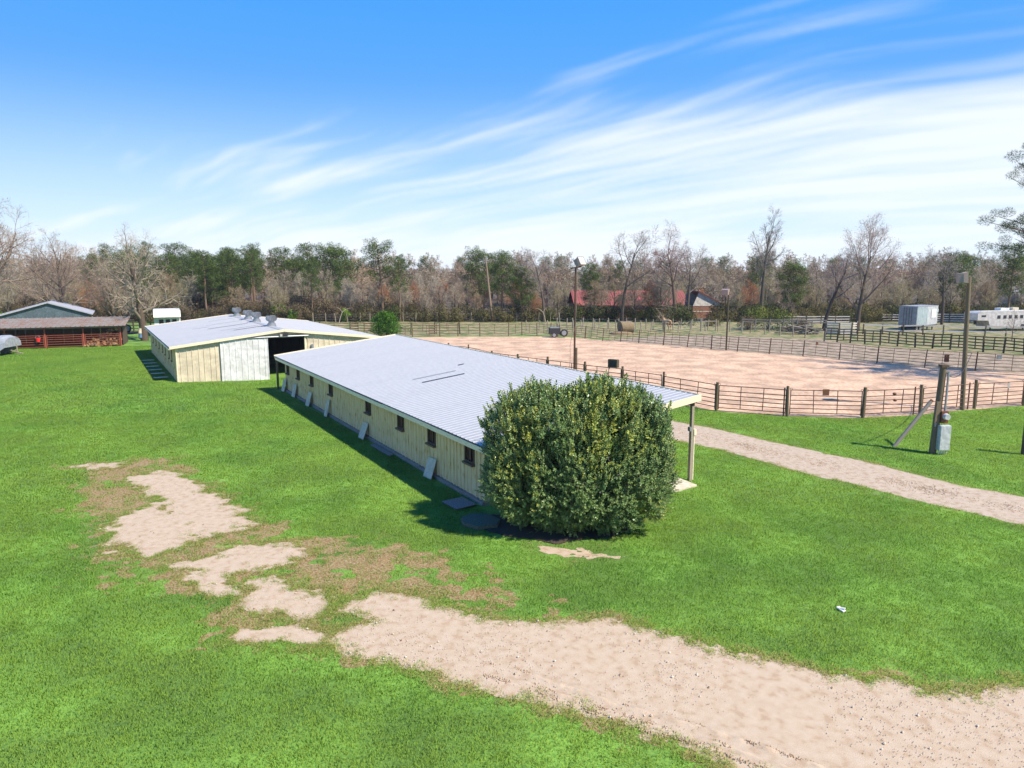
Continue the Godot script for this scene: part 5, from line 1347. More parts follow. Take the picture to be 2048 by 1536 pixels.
func needle_clump(mb: MB, r: RandomNumberGenerator, c: Vector3, rad: float, n: int, a: Color, b: Color, flatness := 0.7, thin := 0.17) -> void:
	for i in n:
		var d := rand_dir(r); d.y *= flatness
		var q := c + d * rad * pow(r.randf(), 0.4)
		var dir := (d + Vector3.UP * 0.5 + rand_dir(r) * 0.7).normalized()
		var l := r.randf_range(0.16, 0.30) * clampf(rad * 1.3, 0.6, 1.3)
		var s := dir.cross(rand_dir(r)).normalized() * l * thin
		mb.col = a.lerp(b, r.randf())
		mb.flat(q - s, q + s, q + dir * l, (d.normalized() + rand_dir(r) * 0.6 + Vector3.UP * 0.3).normalized())

func make_pine(called: String, seed_: int, h: float, first: float, spread: float, nb: int, per: int, lean := Vector3.ZERO, dark := Color(0.030, 0.062, 0.018), lit := Color(0.15, 0.22, 0.05), thin := 0.17) -> Node3D:
	var r := RandomNumberGenerator.new(); r.seed = seed_
	var wood := MB.new(); var cr := MB.new()
	wood.col = Color(0.20, 0.135, 0.095)
	var pts := []; var rr := []
	for i in 9:
		var f := i / 8.0
		pts.append(Vector3(r.randf_range(-0.12, 0.12), f * h - 0.15, r.randf_range(-0.12, 0.12)) + lean * f * f * h); rr.append(h * 0.017 * (1.08 - f * 0.92))
	wood.tube(pts, rr, 8)
	for k in nb:
		var f := lerpf(first, 0.985, pow((k + r.randf()) / nb, 0.9))
		var q := f * 8.0; var i := mini(int(q), 7)
		var pos: Vector3 = pts[i].lerp(pts[i + 1], q - i)
		var env := spread * (0.35 + 0.65 * sin(PI * clampf((f - first) / (1.02 - first) * 0.75 + 0.22, 0, 1)))
		var a := k * 2.4 + r.randf_range(-0.6, 0.6)
		var dir := Vector3(cos(a), r.randf_range(-0.05, 0.5), sin(a)).normalized()
		var l := env * r.randf_range(0.55, 1.15)
		var e1 := pos + dir * l * 0.55 + Vector3.UP * 0.05; var e2 := pos + dir * l + Vector3.UP * l * 0.16
		cr.col = Color(0.16, 0.11, 0.08)
		cr.tube([pos, e1, e2], [0.055, 0.04, 0.015], 4)
		for c in 4:
			var g := lerpf(0.45, 1.05, c / 3.0)
			var cp := pos.lerp(e2, g) + rand_dir(r) * 0.45
			needle_clump(cr, r, cp, r.randf_range(0.42, 0.75) * clampf(spread / 2.6, 0.7, 1.4 if thin > 0.1 else 0.95), per, dark, lit, 0.7, thin)
	var o := Node3D.new()
	o.name = called; o.set_meta("base", called); o.set_meta("category", "tree")
	part("trunk", wood.mesh(), M.bark, o)
	part("crown", cr.mesh(), M.needles, o)
	return o

func make_shrub(called: String, seed_: int, w: float, h: float, n: int, a: Color, b: Color, category := "shrub") -> Node3D:
	var r := RandomNumberGenerator.new(); r.seed = seed_
	var wood := MB.new(); var cr := MB.new()
	wood.col = Color(0.16, 0.12, 0.09)
	for k in 7:
		var d := Vector3(r.randf_range(-0.6, 0.6), 1, r.randf_range(-0.6, 0.6))
		wood.tube([Vector3(0, -0.1, 0), d * h * 0.4, d * h * 0.4 + rand_dir(r) * 0.3 + Vector3.UP * h * 0.35], [0.06, 0.04, 0.012], 4)
	var lobes := []
	for k in 16:
		var t := r.randf() * TAU; var q := sqrt(r.randf())
		lobes.append([Vector3(cos(t) * q * w * 0.42, h * r.randf_range(0.18, 0.8) * (1.05 - 0.35 * q), sin(t) * q * w * 0.42), r.randf_range(0.14, 0.26) * w])
	for i in n:
		var l = lobes[i % 16]
		var d := rand_dir(r)
		var c: Vector3 = l[0] + d * l[1] * pow(r.randf(), 0.35)
		if c.y < 0.02: c.y = r.randf_range(0.02, 0.3)
		var s := r.randf_range(0.10, 0.20)
		var e1 := rand_dir(r) * s; var e2 := e1.rotated(rand_dir(r), 1.3)
		cr.col = a.lerp(b, r.randf())
		cr.flat(c, c + e1, c + e2, (d + Vector3.UP * 0.4 + rand_dir(r) * 0.5).normalized())
	var o := Node3D.new()
	o.name = called; o.set_meta("base", called); o.set_meta("category", category)
	part("stems", wood.mesh(), M.bark, o)
	part("foliage", cr.mesh(), M.leaf, o)
	return o

# what stands in front of a spot in the woods, for its label
func region(x: float, z: float) -> String:
	var px := 1024.0 + 1420.0 * x / (-z)
	if px < 175: return "behind the hay shelter"
	if px < 330: return "behind the big bare yard tree"
	if px < 470: return "behind the left half of the barn roof"
	if px < 620: return "behind the barn's roof vents"
	if px < 740: return "behind the right half of the barn roof"
	if px < 830: return "behind the young pine"
	if px < 960: return "behind the far pasture's left part"
	if px < 1120: return "left of the tall rusty light pole"
	if px < 1250: return "in front of the red roof's left end"
	if px < 1350: return "by the red roof's right end"
	if px < 1450: return "beside the pale house gable"
	if px < 1560: return "right of the far light pole"
	if px < 1700: return "behind the whitish plank fences"
	if px < 1800: return "left of the box container"
	if px < 1900: return "behind the box container"
	if px < 1990: return "behind the tall wooden light pole"
	return "behind the horse trailer"

func build_trees() -> void:
	var r := RandomNumberGenerator.new(); r.seed = 1234
	var grey := Color(0.42, 0.36, 0.275); var brown := Color(0.40, 0.31, 0.205); var rust := Color(0.42, 0.235, 0.13); var olive := Color(0.31, 0.28, 0.125); var pale := Color(0.49, 0.43, 0.33)
	var bares := [
		make_bare("bare_tree", 101, 11.5, {"twig": grey}),
		make_bare("bare_tree", 102, 10.5, {"twig": brown, "ang": [22.0, 55.0]}),
		make_bare("bare_tree", 103, 12.0, {"twig": pale, "first": 0.4, "ang": [22.0, 50.0]}),
		make_bare("bare_tree", 104, 9.5, {"twig": rust, "buds": 0.6, "bud": Color(0.36, 0.14, 0.07)}),
		make_bare("bare_tree", 105, 10.0, {"twig": olive.lerp(grey, 0.4), "first": 0.22}),
		make_bare("bare_tree", 106, 11.0, {"twig": brown.lerp(grey, 0.5), "first": 0.25, "wander": 0.18})]
	var bare_words := ["grey bare tree", "brown bare tree", "pale slender bare tree", "rust-red budding bare tree", "olive-brown bare tree", "crooked brown bare tree"]
	var pines := [
		make_pine("pine_tree", 201, 12.5, 0.36, 2.9, 38, 85),
		make_pine("pine_tree", 202, 12.0, 0.26, 3.3, 46, 85),
		make_pine("pine_tree", 203, 13.0, 0.45, 2.5, 32, 80)]
	var pine_words := ["dark green pine", "broad dense pine", "tall slim pine"]
	var shrubs := [
		make_shrub("understory_shrub", 301, 5.0, 3.6, 3600, Color(0.035, 0.05, 0.02), Color(0.10, 0.115, 0.035)),
		make_shrub("understory_shrub", 302, 5.5, 3.0, 3600, Color(0.07, 0.07, 0.03), Color(0.17, 0.15, 0.06)),
		make_shrub("understory_shrub", 303, 4.5, 4.2, 3600, Color(0.09, 0.075, 0.045), Color(0.22, 0.17, 0.10))]
	var shrub_words := ["dark evergreen thicket shrub", "olive thicket shrub", "brown twiggy thicket shrub"]
	# ---- woods: rows from the edge backwards
	var rows := [[-119.0, 4.6, 0.86], [-124.0, 4.0, 0.91], [-131.0, 4.2, 0.95], [-140.0, 4.8, 0.98], [-151.0, 6.0, 1.0]]
	var spots := []
	for q in rows:
		var half: float = -q[0] * 0.76 + 6.0
		var x := -half
		while x < half:
			var px := x + r.randf_range(-1.6, 1.6); var pz: float = q[0] + r.randf_range(-2.2, 2.2)
			x += q[1]
			if px > 30.0 and px < 37.0 and pz > -127.0: continue
			# the house clearing
			if px > 9.5 and px < 39.5 and pz < -126.0 and pz > -141.0: continue
			var sx := 1024.0 + 1420.0 * px / (-pz)
			var pine_p := 0.06
			if sx > 180 and sx < 690: pine_p = 0.55 if pz < -121 else 0.2
			elif sx > 1000 and sx < 1450 and pz < -138: pine_p = 0.12
			elif sx > 1900: pine_p = 0.15
			var g := "trees in the winter woods " + region(px, pz)
			var dk := -pz
			if sx > 690 and sx < 900: pine_p = 0.0
			if r.randf() < pine_p:
				var k := r.randi() % 3
				copy(pines[k], "%s %s" % [pine_words[k], region(px, pz)], Vector3(px, 0, pz), r.randf() * TAU, q[2] * r.randf_range(0.84, 1.08), "%ss %s" % [pine_words[k], region(px, pz)])
			else:
				var w := [0.26, 0.2, 0.18, 0.1, 0.13, 0.13]
				if sx > 820 and sx < 1450: w = [0.2, 0.2, 0.12, 0.2, 0.16, 0.12]
				if sx > 1600: w = [0.22, 0.16, 0.18, 0.05, 0.26, 0.13]
				var u := r.randf(); var k := 0
				while k < 5 and u > w[k]:
					u -= w[k]; k += 1
				copy(bares[k], "%s %s" % [bare_words[k], region(px, pz)], Vector3(px, 0, pz), r.randf() * TAU, q[2] * r.randf_range(0.74, 1.02) * (0.70 if sx > 690 and sx < 1450 else (0.78 if sx >= 1450 else 0.92)), "%ss %s" % [bare_words[k], region(px, pz)])
	# far pines behind everything, seen as a dark row of tops
	for i in 34:
		var px := -150.0 + i * 9.2 + r.randf_range(-3, 3); var pz := -196.0 + r.randf_range(-14, 14)
		var k := r.randi() % 3
		copy(pines[k], "far-off %s %s" % [pine_words[k], region(px, pz)], Vector3(px, 0, pz), r.randf() * TAU, r.randf_range(0.82, 0.97), "far %ss %s" % [pine_words[k], region(px, pz)])
	# the deep woods read as one mass
	var mass := MB.new()
	var rm := RandomNumberGenerator.new(); rm.seed = 61
	grow(mass, mass, rm, Vector3.ZERO, Vector3.UP, 8.2, 0.2, 0, {"levels": 4, "wander": 0.15, "up": 0.05, "lean": Vector3.ZERO, "taper": 0.35, "first": 0.12, "kids": [11, 7, 6, 7], "ratio": [0.48, 0.52, 0.5, 0.62], "ang": [28.0, 66.0], "bark": Color(0.13, 0.10, 0.075), "twig": Color(0.38, 0.31, 0.235), "twig_w": 0.05, "buds": 0.0, "bud": Color(0, 0, 0), "r": 0.024})
	var mm := MultiMesh.new()
	mm.transform_format = MultiMesh.TRANSFORM_3D
	mm.use_colors = true
	mm.mesh = mass.mesh()
	mm.instance_count = 420
	for i in 420:
		var pz := -158.0 - 75.0 * (i / 420.0); var px := rm.randf_range(pz, -pz) * 0.82
		mm.set_instance_transform(i, Transform3D(Basis(Vector3.UP, rm.randf() * TAU).scaled(Vector3.ONE * rm.randf_range(0.85, 1.12)), Vector3(px, 0, pz)))
		var q := rm.randf_range(0.8, 1.2)
		mm.set_instance_color(i, Color(q * rm.randf_range(0.95, 1.1), q, q * rm.randf_range(0.9, 1.05)))
	var deep := MultiMeshInstance3D.new()
	deep.name = "deep_woods"; deep.multimesh = mm; deep.material_override = M.twig
	add_child(deep)
	tag(deep, "grey-brown mass of distant leafless woods", "woods", "", "stuff")
	# thicket at the foot of the woods
	var sx0 := -88.0
	while sx0 < 98.0:
		var pz := -117.6 + r.randf_range(-1.2, 1.0)
		var spx := 1024.0 + 1420.0 * sx0 / (-pz)
		var k := 2 if spx < 760 else (0 if r.randf() < (0.55 if spx < 1400 else 0.25) else 1)
		if spx < 760 and r.randf() < 0.25: k = 1
		if spx > 1366 and spx < 1424:
			sx0 += 2.3
			continue
		copy(shrubs[k], "front-row %s %s" % [shrub_words[k], region(sx0, pz)], Vector3(sx0, 0, pz), r.randf() * TAU, r.randf_range(0.7, 1.05), "%ss %s" % [shrub_words[k], region(sx0, pz)])
		sx0 += 2.3
	# second layer: taller growth in front of the house and right of it
	for i in 22:
		var px := -88.0 + i * 3.4 + r.randf_range(-1, 1); var pz := -123.0 + r.randf_range(-1.5, 1.5)
		copy(shrubs[2], "inner %s %s" % [shrub_words[2], region(px, pz)], Vector3(px, 0, pz), r.randf() * TAU, r.randf_range(0.9, 1.3), "deeper %ss %s" % [shrub_words[2], region(px, pz)])
	for i in 26:
		var px := 2.0 + i * 3.6 + r.randf_range(-1, 1); var pz := -121.5 + r.randf_range(-1.5, 1.5)
		if px > 30 and px < 36: continue
		var k := 1 if r.randf() < 0.5 else 0
		copy(shrubs[k], "inner %s %s" % [shrub_words[k], region(px, pz)], Vector3(px, 0, pz), r.randf() * TAU, r.randf_range(0.9, 1.25) if px > 37 else 0.62, "deeper %ss %s" % [shrub_words[k], region(px, pz)])
	# alike neighbours are told apart by their order from the left
	var same := {}
	for o in get_children():
		if o is Node3D and o.has_meta("group") and o.has_meta("category") and String(o.get_meta("category")) in ["tree", "shrub"]:
			var key := String(o.get_meta("label"))
			if not same.has(key): same[key] = []
			same[key].append(o)
	var nth := ["first", "second", "third", "fourth", "fifth", "sixth", "seventh", "eighth", "ninth", "tenth", "eleventh", "twelfth"]
	for key in same:
		var l: Array = same[key]
		if l.size() < 2: continue
		l.sort_custom(func(a, b): return a.position.x / -a.position.z < b.position.x / -b.position.z)
		for i in l.size():
			if i < 12: l[i].set_meta("label", "%s, %s from left" % [key, nth[i]])
	# ---- trees that stand out
	var yard := make_bare("bare_tree", 411, 12.8, {"twig": Color(0.40, 0.345, 0.26), "bark": Color(0.11, 0.085, 0.065), "first": 0.2, "kids": [12, 8, 6, 6], "ratio": [0.60, 0.5, 0.5, 0.85], "ang": [38.0, 72.0], "r": 0.036, "twig_w": 0.010})
	copy(yard, "big spreading bare tree with thick dark trunk between shelter and barn", Vector3(-43.7, 0, -84.3), 0.4, 1.0)
	var bigs := make_bare("bare_tree", 412, 17.5, {"twig": Color(0.36, 0.275, 0.22), "first": 0.2, "kids": [14, 8, 7, 9], "ratio": [0.56, 0.5, 0.5, 0.85], "ang": [30.0, 66.0], "twig_w": 0.013})
	copy(bigs, "tallest pinkish bare tree at the left edge behind the blue-grey building", Vector3(-69.5, 0, -95.0), 0.0, 1.14)
	copy(bigs, "wide pinkish bare tree right behind the blue-grey building's ridge", Vector3(-62.5, 0, -99.0), 2.2, 0.80)
	copy(bigs, "pinkish bare tree leaning out over the hay shelter's left end", Vector3(-72.0, 0, -88.0), 4.0, 0.78)
	copy(bigs, "smaller pinkish bare tree right of the blue-grey building", Vector3(-57.5, 0, -103.0), 1.2, 0.62)
	var tallp := make_pine("pine_tree", 421, 12.9, 0.52, 2.9, 26, 80, Vector3(-0.06, 0, 0))
	copy(tallp, "tallest lone pine with bare trunk rising above the young pine bush", Vector3(-21.2, 0, -117.0), 0.6, 1.0)
	copy(pines[2], "slender open pine right of the tallest lone pine", Vector3(-18.4, 0, -117.2), 1.0, 0.78)
	# snag
	var sg := thing("dead_snag", "bare dead pole of a snag rising over the woods left of the tall light pole", "tree", Vector3(-3.2, 0, -117.0))
	var sm := MB.new(); sm.col = Color(0.24, 0.18, 0.13)
	sm.tube([Vector3(0, -0.1, 0), Vector3(-0.5, 4.5, 0), Vector3(-0.9, 8.6, 0), Vector3(-1.15, 10.4, 0)], [0.22, 0.19, 0.15, 0.10], 7, true)
	sm.tube([Vector3(-0.8, 7.9, 0), Vector3(-1.2, 8.6, 0.2)], [0.07, 0.03], 5)
	part("trunk", sm.mesh(), M.bark, sg)
	var tall := make_bare("bare_tree", 431, 16.0, {"twig": Color(0.30, 0.27, 0.25), "bark": Color(0.09, 0.075, 0.06), "first": 0.38, "kids": [10, 6, 6, 6], "ratio": [0.36, 0.52, 0.5, 0.85], "ang": [20.0, 48.0], "up": 0.09, "r": 0.018})
	copy(tall, "tallest bare tree of the skyline right of the far light pole", Vector3(40.1, 0, -115.0), 0.3, 1.2)
	var crook := make_bare("bare_tree", 432, 13.0, {"twig": Color(0.33, 0.29, 0.27), "bark": Color(0.10, 0.08, 0.065), "first": 0.45, "kids": [7, 6, 6, 6], "ratio": [0.5, 0.55, 0.5, 0.85], "wander": 0.2, "up": 0.08, "r": 0.019})
	copy(crook, "bare forked tree standing against the sky above the red roof's left half", Vector3(17.9, 0, -115.5), 1.0, 1.22)
	copy(crook, "thin bare skyline tree just right of the pale house gable", Vector3(28.4, 0, -115.2), 2.5, 1.02)
	copy(crook, "open bare skyline tree left of the tall rusty light pole", Vector3(5.2, 0, -116.0), 4.1, 0.98)
	copy(crook, "bare skyline tree with knobby top behind the box container", Vector3(66.8, 0, -110.5), 5.2, 0.98)
	var maple := make_bare("bare_tree", 433, 14.0, {"twig": Color(0.36, 0.29, 0.28), "bark": Color(0.14, 0.10, 0.08), "first": 0.5, "kids": [10, 7, 6, 6], "ratio": [0.44, 0.52, 0.5, 0.85], "ang": [30.0, 65.0], "lean": Vector3(-0.055, 0, 0), "buds": 0.7, "bud": Color(0.32, 0.17, 0.16), "r": 0.021})
	copy(maple, "bent pinkish-crowned tree over the red roof's right end", Vector3(26.6, 0, -115.6), 0.0, 1.12)
	# multi-stemmed tree left of the container: two leaning boles
	var fan := make_bare("bare_tree", 441, 14.5, {"twig": Color(0.36, 0.28, 0.26), "bark": Color(0.10, 0.08, 0.065), "first": 0.25, "kids": [9, 7, 6, 6], "ratio": [0.62, 0.52, 0.5, 0.85], "ang": [22.0, 46.0], "lean": Vector3(0.06, 0, 0), "buds": 0.5, "bud": Color(0.34, 0.15, 0.12), "r": 0.022, "up": 0.07})
	copy(fan, "wide fan-shaped bare tree with reddish buds left of the box container", Vector3(47.8, 0, -98.2), 0.0, 1.0)
	var leaner := make_bare("bare_tree", 442, 12.5, {"twig": Color(0.30, 0.26, 0.25), "bark": Color(0.06, 0.05, 0.045), "first": 0.5, "kids": [8, 6, 6, 6], "ratio": [0.48, 0.52, 0.5, 0.85], "lean": Vector3(0.10, 0, 0), "r": 0.024, "up": 0.1})
	copy(leaner, "dark-trunked bare tree leaning right behind the curved plank pen", Vector3(43.2, 0, -98.5), 0.0, 0.98)
	# pine beyond the right edge: its boughs reach into the picture and its shade falls on the sand
	var rp := make_pine("pine_tree", 451, 15.8, 0.5, 7.2, 54, 360, Vector3.ZERO, Color(0.018, 0.038, 0.013), Color(0.07, 0.105, 0.03), 0.07)
	copy(rp, "large pine at the right edge reaching its dark boughs into the sky", Vector3(42.7, 0, -53.5), 0.9, 1.0)
	copy(pines[1], "mid-sized pine right of the tallest bare skyline tree", Vector3(45.5, 0, -116.0), 2.0, 0.78)
	copy(pines[0], "dark pine standing by the red roof's left end", Vector3(13.0, 0, -119.0), 2.0, 0.72)
	copy(pines[1], "stubby dark pine left of the tall rusty light pole", Vector3(1.6, 0, -117.5), 3.0, 0.72)
	copy(pines[0], "dark pine behind the horse trailer at the right edge", Vector3(78.0, 0, -112.0), 3.4, 0.95)
	# bright spring-green growth
	var sap := make_shrub("green_sapling", 461, 2.2, 3.4, 1500, Color(0.10, 0.22, 0.02), Color(0.20, 0.36, 0.04), "sapling")
	copy(sap, "bright green sapling above the barn's rightmost vent", Vector3(-38.2, 0, -117.0), 0.0, 1.15)
	copy(sap, "bright green sapling behind the barn's right roof slope", Vector3(-35.6, 0, -115.6), 2.0, 0.8)
	copy(sap, "bright green sapling left of the tallest lone pine", Vector3(-27.0, 0, -115.8), 1.0, 0.85)
	copy(sap, "bright green vine-covered sapling at the left edge behind the hay shelter", Vector3(-66.0, 0, -90.0), 1.0, 1.5)
	var mound := make_shrub("evergreen_mound", 471, 6.5, 3.6, 5200, Color(0.07, 0.10, 0.02), Color(0.19, 0.22, 0.05))
	copy(mound, "olive-green rounded evergreen mound right of the far light pole", Vector3(36.4, 0, -101.0), 0.0, 1.0)
	copy(shrubs[2], "brown brush heap in front of the olive evergreen mound", Vector3(33.0, 0, -99.5), 1.0, 0.62)
	copy(shrubs[2], "brown brush behind the log pile", Vector3(39.3, 0, -96.5), 3.0, 0.55)
	copy(shrubs[0], "ivy-dark shrub against the pale house gable", Vector3(26.2, 0, -110.5), 2.0, 1.05)
	copy(shrubs[1], "light olive shrub at the foot of the brick house corner", Vector3(30.2, 0, -107.5), 2.6, 0.5)
	var sapl := make_bare("bare_sapling", 481, 4.2, {"levels": 3, "kids": [8, 6, 6], "twig": Color(0.34, 0.27, 0.21), "r": 0.015, "twig_w": 0.012})
	copy(sapl, "young bare sapling in front of the horse trailer", Vector3(58.6, 0, -83.0), 0.0, 0.95)
	copy(sapl, "leafless sapling behind the log pile", Vector3(40.6, 0, -104.0), 1.0, 1.3)
	for q in [[13.4, -117.2, 1, 0.72, "brown bare tree screening the red roof's left end"], [17.0, -118.4, 4, 0.70, "olive-brown bare tree screening the red roof, left of its middle"], [20.4, -117.0, 5, 0.66, "crooked brown bare tree in front of the red roof's middle"], [22.6, -118.6, 3, 0.68, "rust-red budding tree in front of the red roof, right of its middle"], [24.3, -116.8, 0, 0.70, "grey bare tree screening the red roof's right part"]]:
		copy(bares[q[2]], q[4], Vector3(q[0], 0, q[1]), q[0], q[3])
	# bleached fallen limbs
	var dm := MB.new(); dm.col = Color(0.40, 0.34, 0.26)
	dm.tube([Vector3(0, 0.1, 0), Vector3(0.4, 1.6, 0), Vector3(0.9, 2.9, 0.1), Vector3(2.0, 3.7, 0.1), Vector3(3.4, 4.0, 0)], [0.12, 0.10, 0.09, 0.07, 0.03], 6)
	dm.tube([Vector3(0.9, 2.9, 0.1), Vector3(0.2, 3.9, 0.1), Vector3(-0.6, 4.3, 0)], [0.07, 0.05, 0.02], 5)
	single("broken_limb", dm.mesh(), M.bark, "bleached crooked dead limb standing left of the young pine bush", "dead limb", Vector3(-27.6, 0, -113.5), 0.4).scale = Vector3.ONE * 0.6
	single("broken_limb", dm.mesh(), M.bark, "bleached bent dead limb before the thicket left of the tall light pole", "dead limb", Vector3(5.4, 0, -113.5), 3.3).scale = Vector3(0.5, 0.6, 0.5)
	var tops := MB.new(); tops.col = Color(0.36, 0.31, 0.24)
	for i in 26:
		var a := Vector3(r.randf_range(-1.5, 1.5), r.randf_range(0.2, 1.2), r.randf_range(-0.8, 0.8))
		tops.tube([a, a + Vector3(r.randf_range(-2.2, 2.2), r.randf_range(0.6, 2.4), r.randf_range(-0.8, 0.8)), a + Vector3(r.randf_range(-3.5, 3.5), r.randf_range(0.4, 3.0), r.randf_range(-1, 1))], [0.035, 0.024, 0.008], 4)
	single("fallen_treetop", tops.mesh(), M.bark, "pale tangle of a fallen treetop in front of the pale house gable", "fallen branches", Vector3(24.6, 0, -113.5)).scale = Vector3.ONE * 0.85
	# young pine by the barn
	var yp := RandomNumberGenerator.new(); yp.seed = 9
	var wood := MB.new(); wood.col = Color(0.16, 0.11, 0.08)
	wood.tube([Vector3(0, -0.1, 0), Vector3(0.1, 1.6, 0), Vector3(0, 3.4, 0)], [0.11, 0.07, 0.02], 6)
	var cr := MB.new()
	for k in 70:
		var f := k / 70.0
		var a := k * 2.4
		var rad := lerpf(2.1, 0.35, pow(f, 1.3)) * yp.randf_range(0.5, 1.05)
		var base := Vector3(0, 0.35 + f * 2.7, 0)
		var dir := Vector3(cos(a), 0.55, sin(a)).normalized()
		var tip := base + dir * rad
		for j in 5: needle_clump(cr, yp, base.lerp(tip, 0.35 + 0.17 * j), 0.26, 34, Color(0.03, 0.10, 0.012), Color(0.12, 0.26, 0.03), 1.0)
	var y := thing("young_pine", "bushy bright green young pine between the barn and the arena", "tree", Vector3(-14.8, 0, -83.5))
	part("trunk", wood.mesh(), M.bark, y)
	part("crown", cr.mesh(), M.needles, y)
	y.scale = Vector3(1.5, 1.05, 1.5)
	for o in bares + pines + shrubs + [yard, bigs, tallp, tall, crook, maple, fan, leaner, rp, sap, mound, sapl]: o.free()

# ---------------------------------------------------------------- holly bush
func sprig(seed_: int, n: int) -> ArrayMesh:
	var r := RandomNumberGenerator.new(); r.seed = seed_
	var mb := MB.new()
	mb.col = Color(0.5, 0.4, 0.25)
	mb.tube([Vector3.ZERO, Vector3(0, 0.26, 0)], [0.006, 0.003], 3)
	for i in n:
		var f := (i + 0.5) / n
		var a := i * 2.4 + r.randf_range(-0.4, 0.4)
		var out := Vector3(cos(a), 0, sin(a))
		var b := Vector3(0, 0.03 + f * 0.24, 0)
		var d := (out * lerpf(1.0, 0.45, f) + Vector3.UP * lerpf(0.25, 0.9, f) + rand_dir(r) * 0.25).normalized()
		var l := r.randf_range(0.055, 0.085) * lerpf(1.1, 0.75, f)
		var s := d.cross(Vector3.UP + rand_dir(r) * 0.4).normalized() * l * 0.30
		var up := s.cross(d).normalized()
		if up.y < 0: up = -up
		var k := r.randf_range(0.75, 1.2)
		mb.col = Color(k, k, k)
		var m := b + d * l * 0.5 + up * -0.004
		var n1 := (up + s.normalized() * 0.35).normalized(); var n2 := (up - s.normalized() * 0.35).normalized()
		mb.flat(b, m + s + up * 0.008, b + d * l, n1); mb.flat(b, m - s + up * 0.008, b + d * l, n2)
	return mb.mesh()

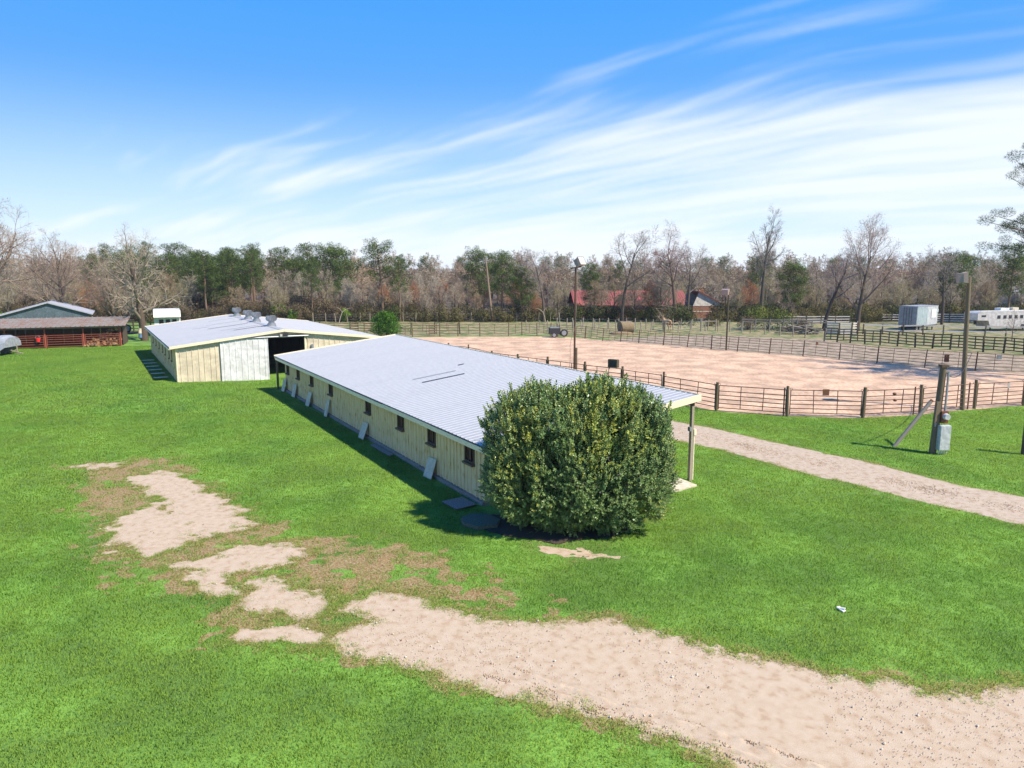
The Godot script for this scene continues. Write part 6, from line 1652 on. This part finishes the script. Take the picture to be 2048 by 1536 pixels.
func build_bush() -> void:
	var root := thing("holly_bush", "huge rounded glossy holly bush at the near end of the stable", "bush", Vector3(2.05, 0, -21.7))
	var r := RandomNumberGenerator.new(); r.seed = 55
	var fn := FastNoiseLite.new(); fn.seed = 3; fn.frequency = 0.55; fn.fractal_octaves = 3
	var wood := MB.new(); wood.col = Color(0.12, 0.09, 0.065)
	for k in 16:
		var a := k * 2.4; var q := sqrt((k + 0.5) / 16.0)
		var f := Vector3(cos(a) * q * 0.9, 0, sin(a) * q * 0.5)
		var t := Vector3(cos(a) * q * 2.2, 0, sin(a) * q * 1.2)
		wood.tube([f - Vector3(0, 0.1, 0), f.lerp(t, 0.5) + Vector3(0, 1.3, 0), t + Vector3(0, 2.8, 0)], [0.06, 0.045, 0.015], 5)
	part("stems", wood.mesh(), M.bark, root)
	var protos := [sprig(1, 15), sprig(2, 17), sprig(3, 14)]
	var lists := [[], [], []]
	for i in 24000:
		var d := rand_dir(r)
		if d.y < -0.93: d.y = -d.y
		# rounded-box body: wide, flat-sided, two humps on top
		var ex := 2.78; var ez := 1.6
		var hump := 0.0
		var c := pow(pow(absf(d.x), 3.8) + pow(absf(d.y), 3.8) + pow(absf(d.z), 3.8), -1.0 / 3.8)
		var u := d * c
		hump = 0.18 * exp(-pow((u.x - 0.38) / 0.26, 2)) + 0.12 * exp(-pow((u.x + 0.50) / 0.2, 2)) - 0.08 * exp(-pow((u.x + 0.13) / 0.15, 2))
		var p := Vector3(u.x * ex, 2.08 + u.y * (2.08 + (hump if u.y > 0 else 0.0)), u.z * ez)
		# narrower foot
		var foot := smoothstep(0.0, 1.2, p.y)
		p.x *= lerpf(0.80, 1.0, foot); p.z *= lerpf(0.72, 1.0, foot)
		var bumpy := 1.0 + 0.13 * fn.get_noise_3d(p.x * 1.4, p.y * 1.4, p.z * 1.4) + 0.07 * fn.get_noise_3d(p.x * 4, p.y * 4, p.z * 4)
		var depth := 1.0 - 0.34 * pow(r.randf(), 1.7)
		if fn.get_noise_3d(p.x * 2.2 + 40, p.y * 1.8, p.z * 2.2) < -0.16: depth -= 0.24
		var q := Vector3(p.x * bumpy * depth, 2.0 + (p.y - 2.0) * bumpy * lerpf(depth, 1.0, 0.3), p.z * bumpy * depth)
		if q.y < 0.02: continue
		var n := Vector3(u.x / ex, u.y / 2.1, u.z / ez).normalized()
		var grow_up := lerpf(0.55, 1.5, clampf(q.y / 4.4, 0, 1))
		var dir := (n * 0.9 + Vector3.UP * grow_up + rand_dir(r) * 0.55).normalized()
		var x := dir.cross(rand_dir(r)).normalized(); var z := x.cross(dir)
		var s := r.randf_range(0.65, 1.05)
		if u.y > 0.4 and r.randf() < 0.14: s *= 1.9
		var col := Color(0.135, 0.235, 0.07).lerp(Color(0.25, 0.35, 0.12), r.randf())
		# younger yellow-green shoots grow towards the top and in patches
		var yel := fn.get_noise_3d(p.x * 1.1 + 9, p.y * 0.5, p.z) + 0.55 * clampf((q.y - 1.6) / 2.6, 0, 1)
		if r.randf() < clampf(yel * 0.8, 0, 0.6): col = Color(0.31, 0.38, 0.08).lerp(Color(0.44, 0.45, 0.08), r.randf() * r.randf())
		lists[i % 3].append([Transform3D(Basis(x, dir, z).scaled(Vector3.ONE * s), q), col])
	for i in 3:
		var mm := MultiMesh.new()
		mm.transform_format = MultiMesh.TRANSFORM_3D
		mm.use_colors = true
		mm.mesh = protos[i]
		mm.instance_count = lists[i].size()
		for k in lists[i].size():
			mm.set_instance_transform(k, lists[i][k][0]); mm.set_instance_color(k, lists[i][k][1])
		var o := MultiMeshInstance3D.new()
		o.name = "foliage"
		o.multimesh = mm
		o.material_override = M.holly
		root.add_child(o, true)
		o.set_meta("kind", "stuff")
	# dark leaf litter under the bush
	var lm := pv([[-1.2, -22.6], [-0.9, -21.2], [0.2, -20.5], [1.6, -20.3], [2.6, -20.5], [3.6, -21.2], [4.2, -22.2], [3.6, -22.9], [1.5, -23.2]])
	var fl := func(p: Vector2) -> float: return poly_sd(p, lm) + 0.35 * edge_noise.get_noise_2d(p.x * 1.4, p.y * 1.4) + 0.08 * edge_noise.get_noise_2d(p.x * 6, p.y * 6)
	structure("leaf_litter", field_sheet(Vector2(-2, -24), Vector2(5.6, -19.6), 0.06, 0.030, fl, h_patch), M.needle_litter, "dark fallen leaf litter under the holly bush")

# ---------------------------------------------------------------- scene
func _ready() -> void:
	var cam := Camera3D.new()
	cam.name = "camera"
	cam.fov = 56.81
	cam.near = 0.1
	cam.far = 3000.0
	cam.position = Vector3(0, 8, 0)
	cam.rotation_degrees = Vector3(-8.925, 0, 0)
	add_child(cam)
	cam.current = true
	var env := Environment.new()
	env.background_mode = Environment.BG_SKY
	env.sky = build_sky()
	env.background_energy_multiplier = 0.54
	env.tonemap_mode = Environment.TONE_MAPPER_LINEAR
	env.tonemap_exposure = 2.15
	env.fog_enabled = true
	env.fog_density = 0.0002
	env.fog_light_color = Color(0.86, 0.90, 0.95)
	env.sdfgi_enabled = true; env.ssao_enabled = true; env.ssil_enabled = true
	var we := WorldEnvironment.new()
	we.name = "environment"
	we.environment = env
	add_child(we)
	var sun := DirectionalLight3D.new()
	sun.name = "sun"
	sun.light_energy = 1.15
	sun.light_color = Color(1.0, 0.95, 0.87)
	sun.light_angular_distance = 0.5
	sun.shadow_enabled = true
	add_child(sun)
	var to_sun := Vector3(0.866 * cos(deg_to_rad(50.0)), sin(deg_to_rad(50.0)), 0.5 * cos(deg_to_rad(50.0)))
	sun.look_at_from_position(Vector3.ZERO, -to_sun, Vector3.UP)
	unit_box.size = Vector3.ONE
	unit_pipe.top_radius = 1.0; unit_pipe.bottom_radius = 1.0; unit_pipe.height = 1.0; unit_pipe.radial_segments = 8; unit_pipe.rings = 1
	unit_post.top_radius = 0.9; unit_post.bottom_radius = 1.0; unit_post.height = 1.0; unit_post.radial_segments = 12; unit_post.rings = 1
	make_materials()
	build_ground()
	build_stable()
	build_barn()
	build_fences()
	build_yard()
	build_left_yard()
	build_right_yard()
	build_bush()
	build_trees()
	build_grass()
	build_gravel()
